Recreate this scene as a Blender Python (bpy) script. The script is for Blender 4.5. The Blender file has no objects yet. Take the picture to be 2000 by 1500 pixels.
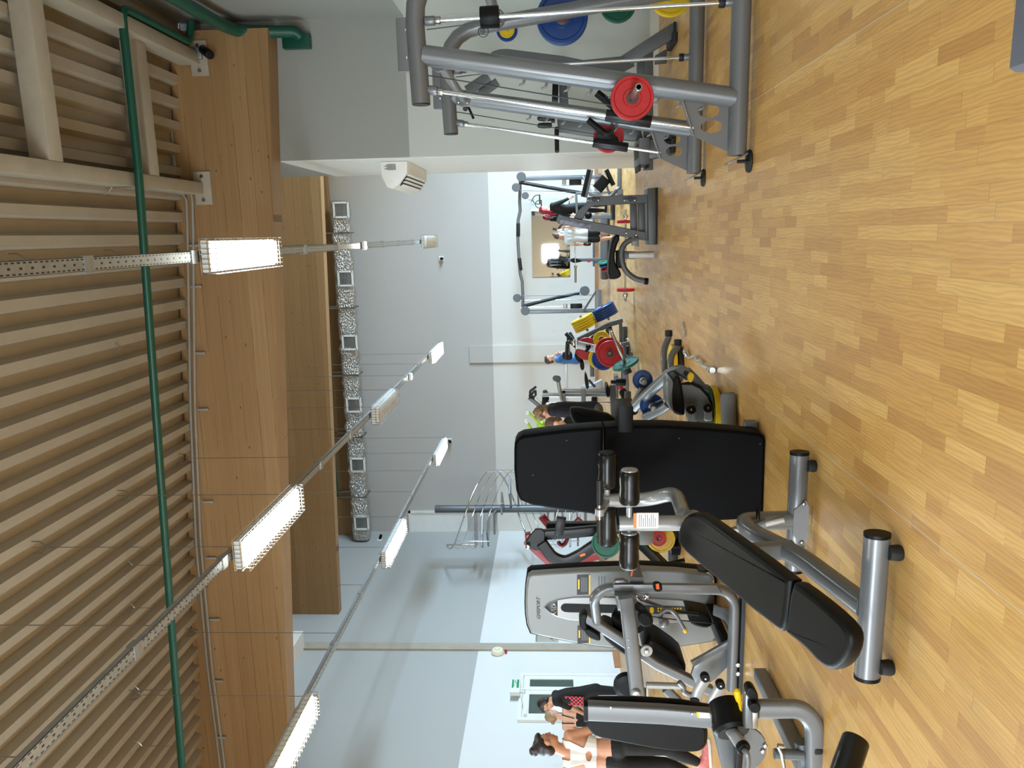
import bpy, bmesh, math, random
from mathutils import Vector, Matrix, Euler
random.seed(7)
V = Vector
PI = math.pi
S = bpy.context.scene
COL = S.collection

# ---------------------------------------------------------------- camera (portrait phone shot stored on its side)
FPX, CU, CVV, CAMH = 1500.0, 750.0, 1000.0, 1.4
_fw = V((1045 - CU, 1076 - CVV, FPX)).normalized()                     # depth axis of the hall seen by the camera
_k = -(0.0135 * (1045 - CU) + (1076 - CVV)) / FPX
_up = -V((0.0135, 1.0, _k)).normalized()
_rt = _fw.cross(_up)
if _rt.x < 0: _rt = -_rt
ROOM = Matrix((_rt, _fw, _up))                                         # camera (right, down, forward) -> room (X, Y, Z)
EYE = V((0, 0, CAMH))
cam = bpy.data.cameras.new('camera'); cam_o = bpy.data.objects.new('camera', cam); COL.objects.link(cam_o)
cam.sensor_width = 36; cam.sensor_fit = 'HORIZONTAL'; cam.lens = FPX / 2000 * 36
cam.clip_start = 0.05; cam.clip_end = 200
_cx, _cy, _cz = ROOM @ V((0, 1, 0)), ROOM @ V((1, 0, 0)), ROOM @ V((0, 0, -1))
cam_o.matrix_world = Matrix(((_cx.x, _cy.x, _cz.x, 0), (_cx.y, _cy.y, _cz.y, 0), (_cx.z, _cy.z, _cz.z, CAMH), (0, 0, 0, 1)))
S.camera = cam_o

# ---------------------------------------------------------------- view, world, daylight
S.view_settings.view_transform = 'Standard'; S.view_settings.look = 'None'
S.view_settings.gamma = 1; S.view_settings.use_curve_mapping = False
S.view_settings.exposure = 0.86
S.cycles.use_denoising = True
S.cycles.max_bounces = 8; S.cycles.diffuse_bounces = 5; S.cycles.glossy_bounces = 4; S.cycles.transmission_bounces = 6
S.cycles.caustics_reflective = False; S.cycles.caustics_refractive = False
S.cycles.sample_clamp_indirect = 6
W = bpy.data.worlds.new('sky'); S.world = W; W.use_nodes = True
_n = W.node_tree.nodes; _l = W.node_tree.links
_bg = _n['Background']; _bg.inputs['Strength'].default_value = 1.0
_bg.inputs['Color'].default_value = (0.80, 0.90, 1.0, 1)
LAMP_E = 23.0          # luminaire emission
WIN_E = 60.0           # daylight pane area light, W per square metre

XLW = -9.5
def area(name, loc, rot, sx, sy, power, col):
    l = bpy.data.lights.new(name, 'AREA'); l.shape = 'RECTANGLE'; l.size = sx; l.size_y = sy
    l.energy = power; l.color = col; l.spread = math.radians(145)      # sky light comes in slanting down
    o = bpy.data.objects.new(name, l); COL.objects.link(o); o.location = loc; o.rotation_euler = rot
    return o
# daylight entering the hall's windows: one lamp per opening, the west one added
area('daylight_east', (7.35, 16.6, 2.0), (0, PI/2 - .25, 0), 2.4, 6.0, WIN_E * 26, (0.52, 0.76, 1.0))
area('daylight_rear', (-5.4, -4.9, 2.3), (PI/2 - .25, 0, 0), 4.6, 2.4, WIN_E * 5.5, (0.82, 0.92, 1.0))
area('daylight_rear_small', (-1.35, -4.9, 1.45), (PI/2 - .2, 0, 0), 1.1, 1.0, WIN_E * 1.2, (0.82, 0.94, 1.0))
area('pier_fill_west', (XLW + .05, 3.5, 2.2), (0, -PI/2 + .3, 0), 2.5, 10.5, WIN_E * 6, (0.72, 0.90, 1.0))  # added fill from the left, brightens the pier's side face

# ---------------------------------------------------------------- sight lines of the picture -> points of the room
def ray(x, y): return ROOM @ V((1500 - y - CU, x - CVV, FPX))
def FL(x, y, h=0.0):
    d = ray(x, y); return EYE + d * ((h - CAMH) / d.z)
def PY(x, y, Y):
    d = ray(x, y); return EYE + d * (Y / d.y)
def PX(x, y, X):
    d = ray(x, y); return EYE + d * (X / d.x)

# ---------------------------------------------------------------- materials
def lin(c):
    r = []
    for k in c:
        k = k / 255.0
        r.append(k / 12.92 if k <= 0.04045 else ((k + 0.055) / 1.055) ** 2.4)
    return (r[0], r[1], r[2], 1.0)
class NT:
    def __init__(s, name):
        s.m = bpy.data.materials.new(name); s.m.use_nodes = True
        s.t = s.m.node_tree; s.n = s.t.nodes; s.l = s.t.links
        s.b = s.n['Principled BSDF']
    def node(s, t, **kw):
        n = s.n.new(t)
        for k, v in kw.items(): setattr(n, k, v)
        return n
    def link(s, a, b): s.l.new(a, b)
    def math(s, op, a, b=None, c=None):
        n = s.n.new('ShaderNodeMath'); n.operation = op
        for i, q in enumerate((a, b, c)):
            if q is None: continue
            if isinstance(q, (int, float)): n.inputs[i].default_value = q
            else: s.l.new(q, n.inputs[i])
        return n.outputs[0]
    def mix(s, f, a, b, mode='MIX'):
        n = s.n.new('ShaderNodeMix'); n.data_type = 'RGBA'; n.blend_type = mode
        for key, q in ((0, f), (6, a), (7, b)):
            if isinstance(q, (int, float)): n.inputs[key].default_value = q
            elif isinstance(q, tuple): n.inputs[key].default_value = q
            else: s.l.new(q, n.inputs[key])
        return n.outputs[2]
    def ramp(s, f, stops):
        n = s.n.new('ShaderNodeValToRGB'); s.l.new(f, n.inputs[0])
        e = n.color_ramp.elements
        while len(e) < len(stops): e.new(0.5)
        for q, (p, c) in zip(e, stops): q.position = p; q.color = c
        return n.outputs[0]
    def coord(s, kind='Object'):
        return s.n.new('ShaderNodeTexCoord').outputs[kind]
    def scale(s, vec, sc):
        n = s.n.new('ShaderNodeMapping'); n.inputs['Scale'].default_value = sc; s.l.new(vec, n.inputs[0]); return n.outputs[0]
    def noise(s, vec, sc, det=3.0, rough=0.5):
        n = s.n.new('ShaderNodeTexNoise'); n.inputs['Scale'].default_value = sc; n.inputs['Detail'].default_value = det
        n.inputs['Roughness'].default_value = rough
        if vec is not None: s.l.new(vec, n.inputs['Vector'])
        return n.outputs[0]
    def bump(s, h, st=0.2, dist=0.01):
        n = s.n.new('ShaderNodeBump'); n.inputs['Strength'].default_value = st; n.inputs['Distance'].default_value = dist
        s.l.new(h, n.inputs['Height']); s.l.new(n.outputs[0], s.b.inputs['Normal'])
    def set(s, **kw):
        for k, v in kw.items(): s.b.inputs[k.replace('_', ' ')].default_value = v
MT = {}
def mat(name, col, rough=0.5, metal=0.0, spec=0.5, var=0.06, nsc=6.0, bump=0.0, bsc=200.0, coat=0.0, emit=None, es=0.0):
    q = NT(name); c = lin(col)
    q.set(Roughness=rough, Metallic=metal); q.b.inputs['Specular IOR Level'].default_value = spec
    if coat: q.b.inputs['Coat Weight'].default_value = coat; q.b.inputs['Coat Roughness'].default_value = 0.08
    co = q.coord()
    if var:
        f = q.noise(co, nsc)
        lo = tuple(max(0, k * (1 - var * 2)) for k in c[:3]) + (1,); hi = tuple(min(1, k * (1 + var * 2)) for k in c[:3]) + (1,)
        q.link(q.mix(f, lo, hi), q.b.inputs['Base Color'])
    else: q.b.inputs['Base Color'].default_value = c
    if bump: q.bump(q.noise(co, bsc, 2.0), bump, 0.002)
    if emit: q.b.inputs['Emission Color'].default_value = lin(emit); q.b.inputs['Emission Strength'].default_value = es
    MT[name] = q.m
    return q.m

# ---------------------------------------------------------------- mesh builder
def circ(r, n=12): return [(r * math.cos(2 * PI * i / n), r * math.sin(2 * PI * i / n)) for i in range(n)]
def rrect(w, h, r=0.008, k=3):
    r = min(r, w / 2 - 1e-4, h / 2 - 1e-4); out = []
    for cx, cy, a0 in ((w/2 - r, h/2 - r, 0), (-w/2 + r, h/2 - r, 90), (-w/2 + r, -h/2 + r, 180), (w/2 - r, -h/2 + r, 270)):
        for i in range(k + 1):
            a = math.radians(a0 + 90 * i / k); out.append((cx + r * math.cos(a), cy + r * math.sin(a)))
    return out
def oval(w, h, n=16): return [(w / 2 * math.cos(2 * PI * i / n), h / 2 * math.sin(2 * PI * i / n)) for i in range(n)]
def fillet(pts, r, k=5, close=False):
    pts = [V(p) for p in pts]
    if r <= 0 or len(pts) < 3: return pts
    out = []; n = len(pts)
    for i, p in enumerate(pts):
        if not close and i in (0, n - 1): out.append(p); continue
        a, b = pts[i - 1], pts[(i + 1) % n]
        da, db = a - p, b - p
        rr = min(r, da.length * 0.48, db.length * 0.48)
        s, e = p + da.normalized() * rr, p + db.normalized() * rr
        for j in range(k + 1):
            t = j / k; out.append(s * (1 - t) ** 2 + p * 2 * t * (1 - t) + e * t * t)
    return out
class MB:
    def __init__(s): s.v = []; s.f = []
    def add(s, vs, fs):
        o = len(s.v); s.v += [V(p) for p in vs]; s.f += [tuple(i + o for i in f) for f in fs]; return s
    def rings(s, rs, caps=True, close=False):
        n = len(rs[0]); o = len(s.v)
        for r in rs: s.v += [V(p) for p in r]
        m = len(rs)
        for i in range(m if close else m - 1):
            for j in range(n):
                a, b = o + i * n + j, o + i * n + (j + 1) % n
                i2 = (i + 1) % m
                s.f.append((a, b, o + i2 * n + (j + 1) % n, o + i2 * n + j))
        if caps and not close:
            s.f.append(tuple(o + j for j in range(n))[::-1]); s.f.append(tuple(o + (m - 1) * n + j for j in range(n)))
        return s
    def sweep(s, pts, sec, up=None, fil=0.0, close=False, caps=True, scale=None, k=5):
        P = fillet(pts, fil, k, close); m = len(P); rs = []; side = None
        for i, p in enumerate(P):
            if close: t = P[(i + 1) % m] - P[i - 1]
            else: t = P[min(i + 1, m - 1)] - P[max(i - 1, 0)]
            t = t.normalized()
            if up is not None and abs(t.dot(V(up).normalized())) < 0.999: sd = t.cross(V(up)).normalized()
            elif side is None:
                q = V((0, 0, 1)) if abs(t.z) < 0.9 else V((1, 0, 0)); sd = t.cross(q).normalized()
            else: sd = (side - t * side.dot(t)).normalized()
            side = sd; nr = sd.cross(t)
            c = scale[i] if scale else 1.0
            rs.append([p + sd * (x * c) + nr * (y * c) for x, y in sec])
        return s.rings(rs, caps, close)
    def tube(s, pts, r, n=12, fil=0.0, close=False): return s.sweep(pts, circ(r, n), fil=fil, close=close)
    def bar(s, pts, w, h, up=(0, 0, 1), fil=0.0, r=0.008): return s.sweep(pts, rrect(w, h, r), up=up, fil=fil)
    def cyl(s, a, b, r, n=16, bev=0.0):
        a, b = V(a), V(b); L = (b - a).length
        if bev <= 0: return s.lathe([(r, 0), (r, L)], a, b - a, n)
        return s.lathe([(r - bev, 0), (r - bev * .3, bev * .3), (r, bev), (r, L - bev), (r - bev * .3, L - bev * .3), (r - bev, L)], a, b - a, n)
    def lathe(s, prof, o, ax, n=20, caps=True):
        ax = V(ax).normalized(); q = V((0, 0, 1)) if abs(ax.z) < 0.9 else V((1, 0, 0))
        u = ax.cross(q).normalized(); w = ax.cross(u)
        o = V(o)
        return s.rings([[o + ax * h + u * (r * math.cos(2*PI*i/n)) + w * (r * math.sin(2*PI*i/n)) for i in range(n)] for r, h in prof], caps)
    def torus(s, c, ax, R, r, n=24, m=8):
        ax = V(ax).normalized(); q = V((0, 0, 1)) if abs(ax.z) < 0.9 else V((1, 0, 0))
        u = ax.cross(q).normalized(); w = ax.cross(u); c = V(c)
        return s.tube([c + u * (R * math.cos(2*PI*i/n)) + w * (R * math.sin(2*PI*i/n)) for i in range(n)], r, m, close=True)
    def prism(s, poly, O, U, Vv, t, bev=0.0, seg=2):
        """polygon in the plane (O; U, Vv), thickness t along U x Vv, edges rounded by bev"""
        O, U, Vv = V(O), V(U).normalized(), V(Vv); Vv = (Vv - U * U.dot(Vv)).normalized(); N = U.cross(Vv)
        A = sum(poly[i][0] * poly[(i+1) % len(poly)][1] - poly[(i+1) % len(poly)][0] * poly[i][1] for i in range(len(poly)))
        if A < 0: poly = poly[::-1]
        n = len(poly)
        def inset(d):
            out = []
            for i in range(n):
                x0, y0 = poly[i-1]; x1, y1 = poly[i]; x2, y2 = poly[(i+1) % n]
                a = V((x1-x0, y1-y0)); b = V((x2-x1, y2-y1))
                if a.length < 1e-9: a = b
                if b.length < 1e-9: b = a
                a.normalize(); b.normalize()
                na, nb = V((-a.y, a.x)), V((-b.y, b.x)); m = (na + nb)
                if m.length < 1e-6: m = na
                m.normalize(); c = max(0.35, m.dot(na))
                out.append((x1 + m.x * d / c, y1 + m.y * d / c))
            return out
        per = sum(math.hypot(poly[i][0] - poly[i-1][0], poly[i][1] - poly[i-1][1]) for i in range(n))
        bev = min(bev, .5 * abs(A) / 2 / max(per, 1e-6), t * .45)
        lay = []
        if bev > 0:
            for i in range(seg + 1):
                a = PI / 2 * i / seg; lay.append((bev * (1 - math.sin(a)), bev * (1 - math.cos(a))))
            lay2 = [(d, t - z) for d, z in lay[::-1]]; lay = lay + lay2
        else: lay = [(0, 0), (0, t)]
        rs = []
        for d, z in lay:
            pp = inset(d) if d > 0 else poly
            rs.append([O + U * x + Vv * y + N * z for x, y in pp])
        return s.rings(rs, True)
    def box(s, c, size, U=(1, 0, 0), Vv=(0, 1, 0), bev=0.0, seg=2):
        U, Vv = V(U).normalized(), V(Vv); Vv = (Vv - U * U.dot(Vv)).normalized(); N = U.cross(Vv)
        w, h, t = size
        return s.prism([(-w/2, -h/2), (w/2, -h/2), (w/2, h/2), (-w/2, h/2)], V(c) - N * (t / 2), U, Vv, t, bev, seg)
    def aabb(s, lo, hi, bev=0.0):
        lo, hi = V(lo), V(hi); return s.box((lo + hi) / 2, tuple(hi - lo), bev=bev)
    def ball(s, c, r, n=16, m=10, U=(1, 0, 0), Vv=(0, 1, 0)):
        if isinstance(r, (int, float)): r = (r, r, r)
        U, Vv = V(U).normalized(), V(Vv); Vv = (Vv - U * U.dot(Vv)).normalized(); N = U.cross(Vv); c = V(c)
        rs = []
        for i in range(m + 1):
            th = PI * (i + 0.02) / (m + 0.04); z = -math.cos(th); q = math.sin(th)
            rs.append([c + U * (r[0]*q*math.cos(2*PI*j/n)) + Vv * (r[1]*q*math.sin(2*PI*j/n)) + N * (r[2]*z) for j in range(n)])
        return s.rings(rs, True)

INV = {}
def _reg(o, M):
    INV[o.name] = M.inverted()
def tag(o, label=None, cat=None, group=None, kind=None):
    for k, v in (('label', label), ('category', cat), ('group', group), ('kind', kind)):
        if v: o[k] = v
    return o
def mesh_of(name, mb, material, inv=None, sharp=38):
    me = bpy.data.meshes.new(name)
    vs = [tuple(inv @ p) for p in mb.v] if inv else [tuple(p) for p in mb.v]
    me.from_pydata(vs, [], mb.f); me.update()
    bm = bmesh.new(); bm.from_mesh(me); bmesh.ops.recalc_face_normals(bm, faces=bm.faces); bm.to_mesh(me); bm.free()
    if sharp:
        me.set_sharp_from_angle(angle=math.radians(sharp))
        me.polygons.foreach_set('use_smooth', [p.loop_total < 9 for p in me.polygons])
    if material: me.materials.append(MT[material] if isinstance(material, str) else material)
    return me
def thing(name, label, cat, loc=(0, 0, 0), rz=0.0, group=None):
    o = bpy.data.objects.new(name, None); COL.objects.link(o); o.empty_display_size = 0.1
    M = Matrix.Translation(V(loc)) @ Matrix.Rotation(rz, 4, 'Z')
    o.location = loc; o.rotation_euler = (0, 0, rz); _reg(o, M)
    return tag(o, label, cat, group)
def part(name, mb, material, parent, label=None, local=False, sharp=38):
    inv = None if local else INV[parent.name]
    me = mesh_of(name, mb, material, inv, sharp)
    o = bpy.data.objects.new(name, me); COL.objects.link(o); o.parent = parent
    INV[o.name] = INV[parent.name]
    if label: o['label'] = label
    return o
def solo(name, mb, material, label, cat, loc=(0, 0, 0), group=None, kind=None, sharp=38):
    M = Matrix.Translation(V(loc))
    o = bpy.data.objects.new(name, mesh_of(name, mb, material, M.inverted(), sharp)); COL.objects.link(o); o.location = loc; _reg(o, M)
    return tag(o, label, cat, group, kind)
def struct(name, mb, material, sharp=38, parent=None):
    o = bpy.data.objects.new(name, mesh_of(name, mb, material, None, sharp)); COL.objects.link(o); _reg(o, Matrix())
    if parent: o.parent = parent
    else: o['kind'] = 'structure'
    return o
def dup(root, loc=None, rot=None, label=None, group=None, M=None):
    r = root.copy(); COL.objects.link(r)
    if M is not None: r.matrix_world = M
    if loc is not None: r.location = loc
    if rot is not None: r.rotation_euler = rot
    if label: r['label'] = label
    if group: r['group'] = group
    def rec(a, b):
        for ch in list(a.children):
            c = ch.copy(); COL.objects.link(c); c.parent = b; rec(ch, c)
    rec(root, r)
    return r
def text(name, body, material, parent, O, U, Vv, size, ext=0.0015, shear=0.0, sx=1.0):
    """raised lettering as a mesh, centred on O in the plane (U, Vv)"""
    cu = bpy.data.curves.new('txt', 'FONT'); cu.body = body; cu.size = size; cu.extrude = ext; cu.shear = shear
    cu.align_x = 'CENTER'; cu.align_y = 'CENTER'; cu.resolution_u = 3
    tmp = bpy.data.objects.new('txt', cu); COL.objects.link(tmp)
    dg = bpy.context.evaluated_depsgraph_get(); ev = tmp.evaluated_get(dg); me0 = ev.to_mesh()
    U, Vv = V(U).normalized(), V(Vv); Vv = (Vv - U * U.dot(Vv)).normalized(); N = U.cross(Vv); O = V(O)
    mb = MB(); mb.add([O + U * (p.co.x * sx) + Vv * p.co.y + N * p.co.z for p in me0.vertices], [tuple(f.vertices) for f in me0.polygons])
    ev.to_mesh_clear(); bpy.data.objects.remove(tmp); bpy.data.curves.remove(cu)
    if parent is None: return struct(name, mb, material, sharp=0)
    return part(name, mb, material, parent, sharp=0)

# ---------------------------------------------------------------- shared gym shapes
def PP(x, y, P0, N):
    """the point where the sight line meets the plane through P0 with normal N"""
    d = ray(x, y); N = V(N); return EYE + d * ((V(P0) - EYE).dot(N) / d.dot(N))
def TY(Y, *pts): return [PY(x, y, Y) for x, y in pts]
def TZ(*pts): return [PY(x, y, Y) for x, y, Y in pts]
def plane_poly(pix, P0, U, Vv):
    """outline points -> 2D coordinates in the plane (P0; U, Vv)"""
    U, Vv = V(U).normalized(), V(Vv); Vv = (Vv - U * U.dot(Vv)).normalized(); N = U.cross(Vv); out = []
    for x, y in pix:
        p = PP(x, y, P0, N) - V(P0); out.append((p.dot(U), p.dot(Vv)))
    return out
def smooth_poly(poly, k=2):
    for _ in range(k):
        q = []
        for i in range(len(poly)):
            a, b = poly[i], poly[(i + 1) % len(poly)]
            q.append((a[0]*.75 + b[0]*.25, a[1]*.75 + b[1]*.25)); q.append((a[0]*.25 + b[0]*.75, a[1]*.25 + b[1]*.75))
        poly = q
    return poly
def slab(mb, pix, P0, U, Vv, t, bev=0.0, sm=0, seg=2):
    """solid whose visible face is the outline pix on the plane (P0; U, Vv), thickness t behind it (against U x Vv)"""
    U, Vv = V(U).normalized(), V(Vv); Vv = (Vv - U * U.dot(Vv)).normalized(); N = U.cross(Vv)
    poly = plane_poly(pix, P0, U, Vv)
    if sm: poly = smooth_poly(poly, sm)
    return mb.prism(poly, V(P0) - N * t, U, Vv, t, bev, seg)
FRONT = ((1, 0, 0), (0, 0, 1))           # a plane facing the viewer: U x V = -Y
def basis(axis):
    a = V(axis).normalized(); q = V((0, 0, 1)) if abs(a.z) < 0.9 else V((0, 1, 0))
    u = q.cross(a).normalized(); w = a.cross(u)
    return Matrix(((u.x, w.x, a.x, 0), (u.y, w.y, a.y, 0), (u.z, w.z, a.z, 0), (0, 0, 0, 1)))
_plates = {}
def plate(c, axis, R, th, color, label, group=None, hub=True):
    """disc with a raised rim, dished face and steel hub ring, its near face towards +axis"""
    key = (round(R, 3), round(th, 3), color)
    o = bpy.data.objects.new('weight_plate', None); COL.objects.link(o); o.empty_display_size = .1
    M = Matrix.Translation(V(c)) @ basis(axis); o.matrix_world = M; INV[o.name] = M.inverted()
    tag(o, label, 'weight plate', group)
    if key not in _plates:
        t = th; r0 = min(.026, R * .2)
        prof = [(r0, -t*.5), (R*.40, -t*.5), (R*.44, -t*.3), (R*.82, -t*.3), (R*.87, -t*.5), (R*.97, -t*.5), (R, -t*.36), (R, t*.36), (R*.97, t*.5), (R*.87, t*.5), (R*.82, t*.28), (R*.44, t*.28), (R*.40, t*.5), (r0, t*.5), (r0, -t*.5)]
        d = MB().lathe(prof, (0, 0, 0), (0, 0, 1), 36, caps=False)
        n = 10
        for i in range(n):
            a = 2*PI*i/n; d.box((R*.63*math.cos(a), R*.63*math.sin(a), t*.29), (R*.10, R*.035, t*.1), U=(-math.sin(a), math.cos(a), 0), Vv=(math.cos(a), math.sin(a), 0))
        h = MB().lathe([(r0*.98, -t*.53), (R*.30, -t*.53), (R*.32, -t*.45), (R*.32, t*.45), (R*.30, t*.53), (r0*.98, t*.53)], (0, 0, 0), (0, 0, 1), 28, caps=False)
        _plates[key] = (mesh_of('disc', d, 'plate_' + color), mesh_of('hub', h, 'plate_hub'))
    for nm, me in zip(('disc', 'hub'), _plates[key]):
        p = bpy.data.objects.new(nm, me); COL.objects.link(p); p.parent = o
        if nm == 'hub' and not hub: bpy.data.objects.remove(p)
    return o
def bolt(parent, p, n, r=.012, m='chrome'):
    n = V(n).normalized(); return part('bolt', MB().lathe([(r, 0), (r, r*.3), (r*.75, r*.65), (.001, r*.8)], V(p), n, 12), m, parent)
def foam_roller(parent, a, b, r, m='foam', cap='silver_frame', capm=True):
    a, b = V(a), V(b); L = (b - a).length; e = r * .22
    k = part('foam_roller', MB().lathe([(r*.62, 0), (r*.9, e*.3), (r, e), (r*1.02, L*.3), (r*.97, L*.5), (r*1.02, L*.7), (r, L - e), (r*.9, L - e*.3), (r*.62, L)], a, b - a, 24), m, parent)
    if capm:
        d = (b - a).normalized()
        for p, s in ((a, -1), (b, 1)): part('end_cap', MB().lathe([(r*.82, 0), (r*.8, .006), (r*.3, .009), (.001, .009)], p - d * .002 * s, d * s, 20), cap, k)
    return k
# ---------------------------------------------------------------- the materials of the hall
def floor_mat():
    q = NT('maple_strip_vinyl'); co = q.coord()
    sp = q.node('ShaderNodeSeparateXYZ'); q.link(co, sp.inputs[0])
    RW, RL = 0.062, 0.74
    xs = q.math('DIVIDE', sp.outputs[0], RW); row = q.math('FLOOR', xs); fx = q.math('FRACT', xs)
    wn = q.node('ShaderNodeTexWhiteNoise', noise_dimensions='1D'); q.link(row, wn.inputs['W'])
    ys = q.math('ADD', q.math('DIVIDE', sp.outputs[1], RL), q.math('MULTIPLY', wn.outputs[0], 37.0))
    col = q.math('FLOOR', ys); fy = q.math('FRACT', ys)
    # some strips are cut in two
    cb = q.node('ShaderNodeCombineXYZ'); q.link(row, cb.inputs[0]); q.link(col, cb.inputs[1])
    w2 = q.node('ShaderNodeTexWhiteNoise', noise_dimensions='2D'); q.link(cb.outputs[0], w2.inputs['Vector'])
    half = q.math('GREATER_THAN', fy, q.math('ADD', q.math('MULTIPLY', w2.outputs[0], 0.5), 0.35))
    cb2 = q.node('ShaderNodeCombineXYZ'); q.link(row, cb2.inputs[0]); q.link(q.math('ADD', q.math('MULTIPLY', col, 2.0), half), cb2.inputs[1])
    w3 = q.node('ShaderNodeTexWhiteNoise', noise_dimensions='2D'); q.link(cb2.outputs[0], w3.inputs['Vector'])
    base = q.ramp(w3.outputs[0], [(0.0, lin((198, 146, 82))), (0.3, lin((216, 165, 93))), (0.7, lin((225, 176, 101))), (1.0, lin((235, 189, 114)))])
    off = q.node('ShaderNodeVectorMath', operation='MULTIPLY_ADD'); q.link(w3.outputs['Color'], off.inputs[0]); off.inputs[1].default_value = (9, 9, 9)
    q.link(co, off.inputs[2])
    g1 = q.noise(q.scale(off.outputs[0], (34, 4.5, 1)), 1.0, 4.0, 0.6)
    g2 = q.noise(q.scale(off.outputs[0], (120, 9, 1)), 1.0, 2.0, 0.5)
    wv = q.node('ShaderNodeTexWave', wave_type='BANDS', bands_direction='X'); q.link(q.scale(off.outputs[0], (16, 3.5, 1)), wv.inputs['Vector'])
    wv.inputs['Scale'].default_value = 1.1; wv.inputs['Distortion'].default_value = 9.0; wv.inputs['Detail'].default_value = 2.0
    gr = q.math('ADD', q.math('MULTIPLY', g1, 0.55), q.math('ADD', q.math('MULTIPLY', g2, 0.2), q.math('MULTIPLY', wv.outputs['Fac'], 0.25)))
    c = q.mix(q.math('MULTIPLY', q.math('SUBTRACT', gr, 0.3), 0.95), base, lin((140, 96, 54)), 'MIX')
    c = q.mix(0.12, c, base)
    ex = q.math('MINIMUM', fx, q.math('SUBTRACT', 1.0, fx))
    ln = q.math('LESS_THAN', ex, 0.018)
    ly = q.math('LESS_THAN', q.math('MINIMUM', fy, q.math('SUBTRACT', 1.0, fy)), 0.0025)
    edge = q.math('MULTIPLY', q.math('MAXIMUM', ln, ly), 0.3)
    c = q.mix(edge, c, lin((96, 60, 30)))
    # welded seams between the sheets
    sm = None
    for X in SEAMS:
        d = q.math('LESS_THAN', q.math('ABSOLUTE', q.math('SUBTRACT', sp.outputs[0], X)), 0.0022)
        sm = d if sm is None else q.math('MAXIMUM', sm, d)
    c = q.mix(q.math('MULTIPLY', sm, 0.8), c, lin((205, 196, 180)))
    q.link(c, q.b.inputs['Base Color'])
    rg = q.noise(co, 1.3, 3.0)
    q.link(q.math('ADD', q.math('MULTIPLY', rg, 0.10), 0.27), q.b.inputs['Roughness'])
    q.b.inputs['Specular IOR Level'].default_value = 0.5
    q.bump(q.noise(co, 260.0, 2.0), 0.22, 0.002)
    MT['floor'] = q.m
SEAMS = [FL(1565, 850).x, FL(1520, 165).x, FL(1565, 850).x - 2.0, FL(1520, 165).x + 2.0, FL(1520, 165).x - 0.0]
floor_mat()

def two_tone(name, low, high, zline):
    """wall paint: pale up to the line, grey above it, faint roller marks and scuffs"""
    q = NT(name); co = q.coord(); sp = q.node('ShaderNodeSeparateXYZ'); q.link(co, sp.inputs[0])
    st = q.math('GREATER_THAN', q.math('ADD', sp.outputs[2], q.math('MULTIPLY', q.noise(co, 3.0), 0.01)), zline)
    n = q.noise(co, 1.2, 4.0)
    sc = q.noise(q.scale(co, (1, 1, 0.35)), 3.0, 5.0, 0.6)
    a = q.mix(q.math('MULTIPLY', n, 0.12), low, tuple(k * 0.85 for k in low[:3]) + (1,))
    b = q.mix(q.math('MULTIPLY', n, 0.12), high, tuple(k * 0.85 for k in high[:3]) + (1,))
    scuff = q.math('MULTIPLY', q.math('GREATER_THAN', sc, 0.62), q.math('LESS_THAN', sp.outputs[2], 1.5))
    a = q.mix(q.math('MULTIPLY', scuff, 0.06), a, lin((120, 118, 112)))
    q.link(q.mix(st, a, b), q.b.inputs['Base Color']); q.set(Roughness=0.62)
    q.bump(q.noise(co, 90.0, 2.0), 0.08, 0.002)
    MT[name] = q.m
two_tone('wall_paint', lin((218, 214, 206)), lin((184, 180, 175)), 3.26)
two_tone('side_wall_paint', lin((222, 224, 222)), lin((174, 175, 172)), 3.22)
two_tone('near_wall_paint', lin((190, 194, 189)), lin((152, 154, 150)), 3.26)

def glulam():
    q = NT('glulam_timber'); co = q.coord(); sp = q.node('ShaderNodeSeparateXYZ'); q.link(co, sp.inputs[0])
    lz = q.math('DIVIDE', sp.outputs[2], 0.21); lam = q.math('FLOOR', lz); fz = q.math('FRACT', lz)
    wn = q.node('ShaderNodeTexWhiteNoise', noise_dimensions='1D'); q.link(lam, wn.inputs['W'])
    base = q.ramp(wn.outputs[0], [(0.0, lin((152, 119, 78))), (0.5, lin((160, 127, 86))), (1.0, lin((168, 136, 94)))])
    g = q.noise(q.scale(co, (0.35, 20, 22)), 1.6, 5.0, 0.6)
    c = q.mix(q.math('MULTIPLY', q.math('SUBTRACT', g, 0.35), 0.9), base, lin((118, 78, 42)))
    vo = q.node('ShaderNodeTexVoronoi', feature='F1'); q.link(q.scale(co, (3.2, 4, 7)), vo.inputs['Vector']); vo.inputs['Scale'].default_value = 1.0
    kn = q.math('LESS_THAN', vo.outputs['Distance'], 0.07)
    c = q.mix(q.math('MULTIPLY', kn, 0.75), c, lin((74, 44, 22)))
    ln = q.math('LESS_THAN', q.math('MINIMUM', fz, q.math('SUBTRACT', 1.0, fz)), 0.012)
    cr = q.math('MULTIPLY', ln, q.math('GREATER_THAN', q.noise(q.scale(co, (0.5, 1, 1)), 1.3), 0.47))
    c = q.mix(q.math('MULTIPLY', cr, 0.7), c, lin((70, 42, 20)))
    q.link(c, q.b.inputs['Base Color']); q.set(Roughness=0.5)
    MT['glulam'] = q.m
glulam()

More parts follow.
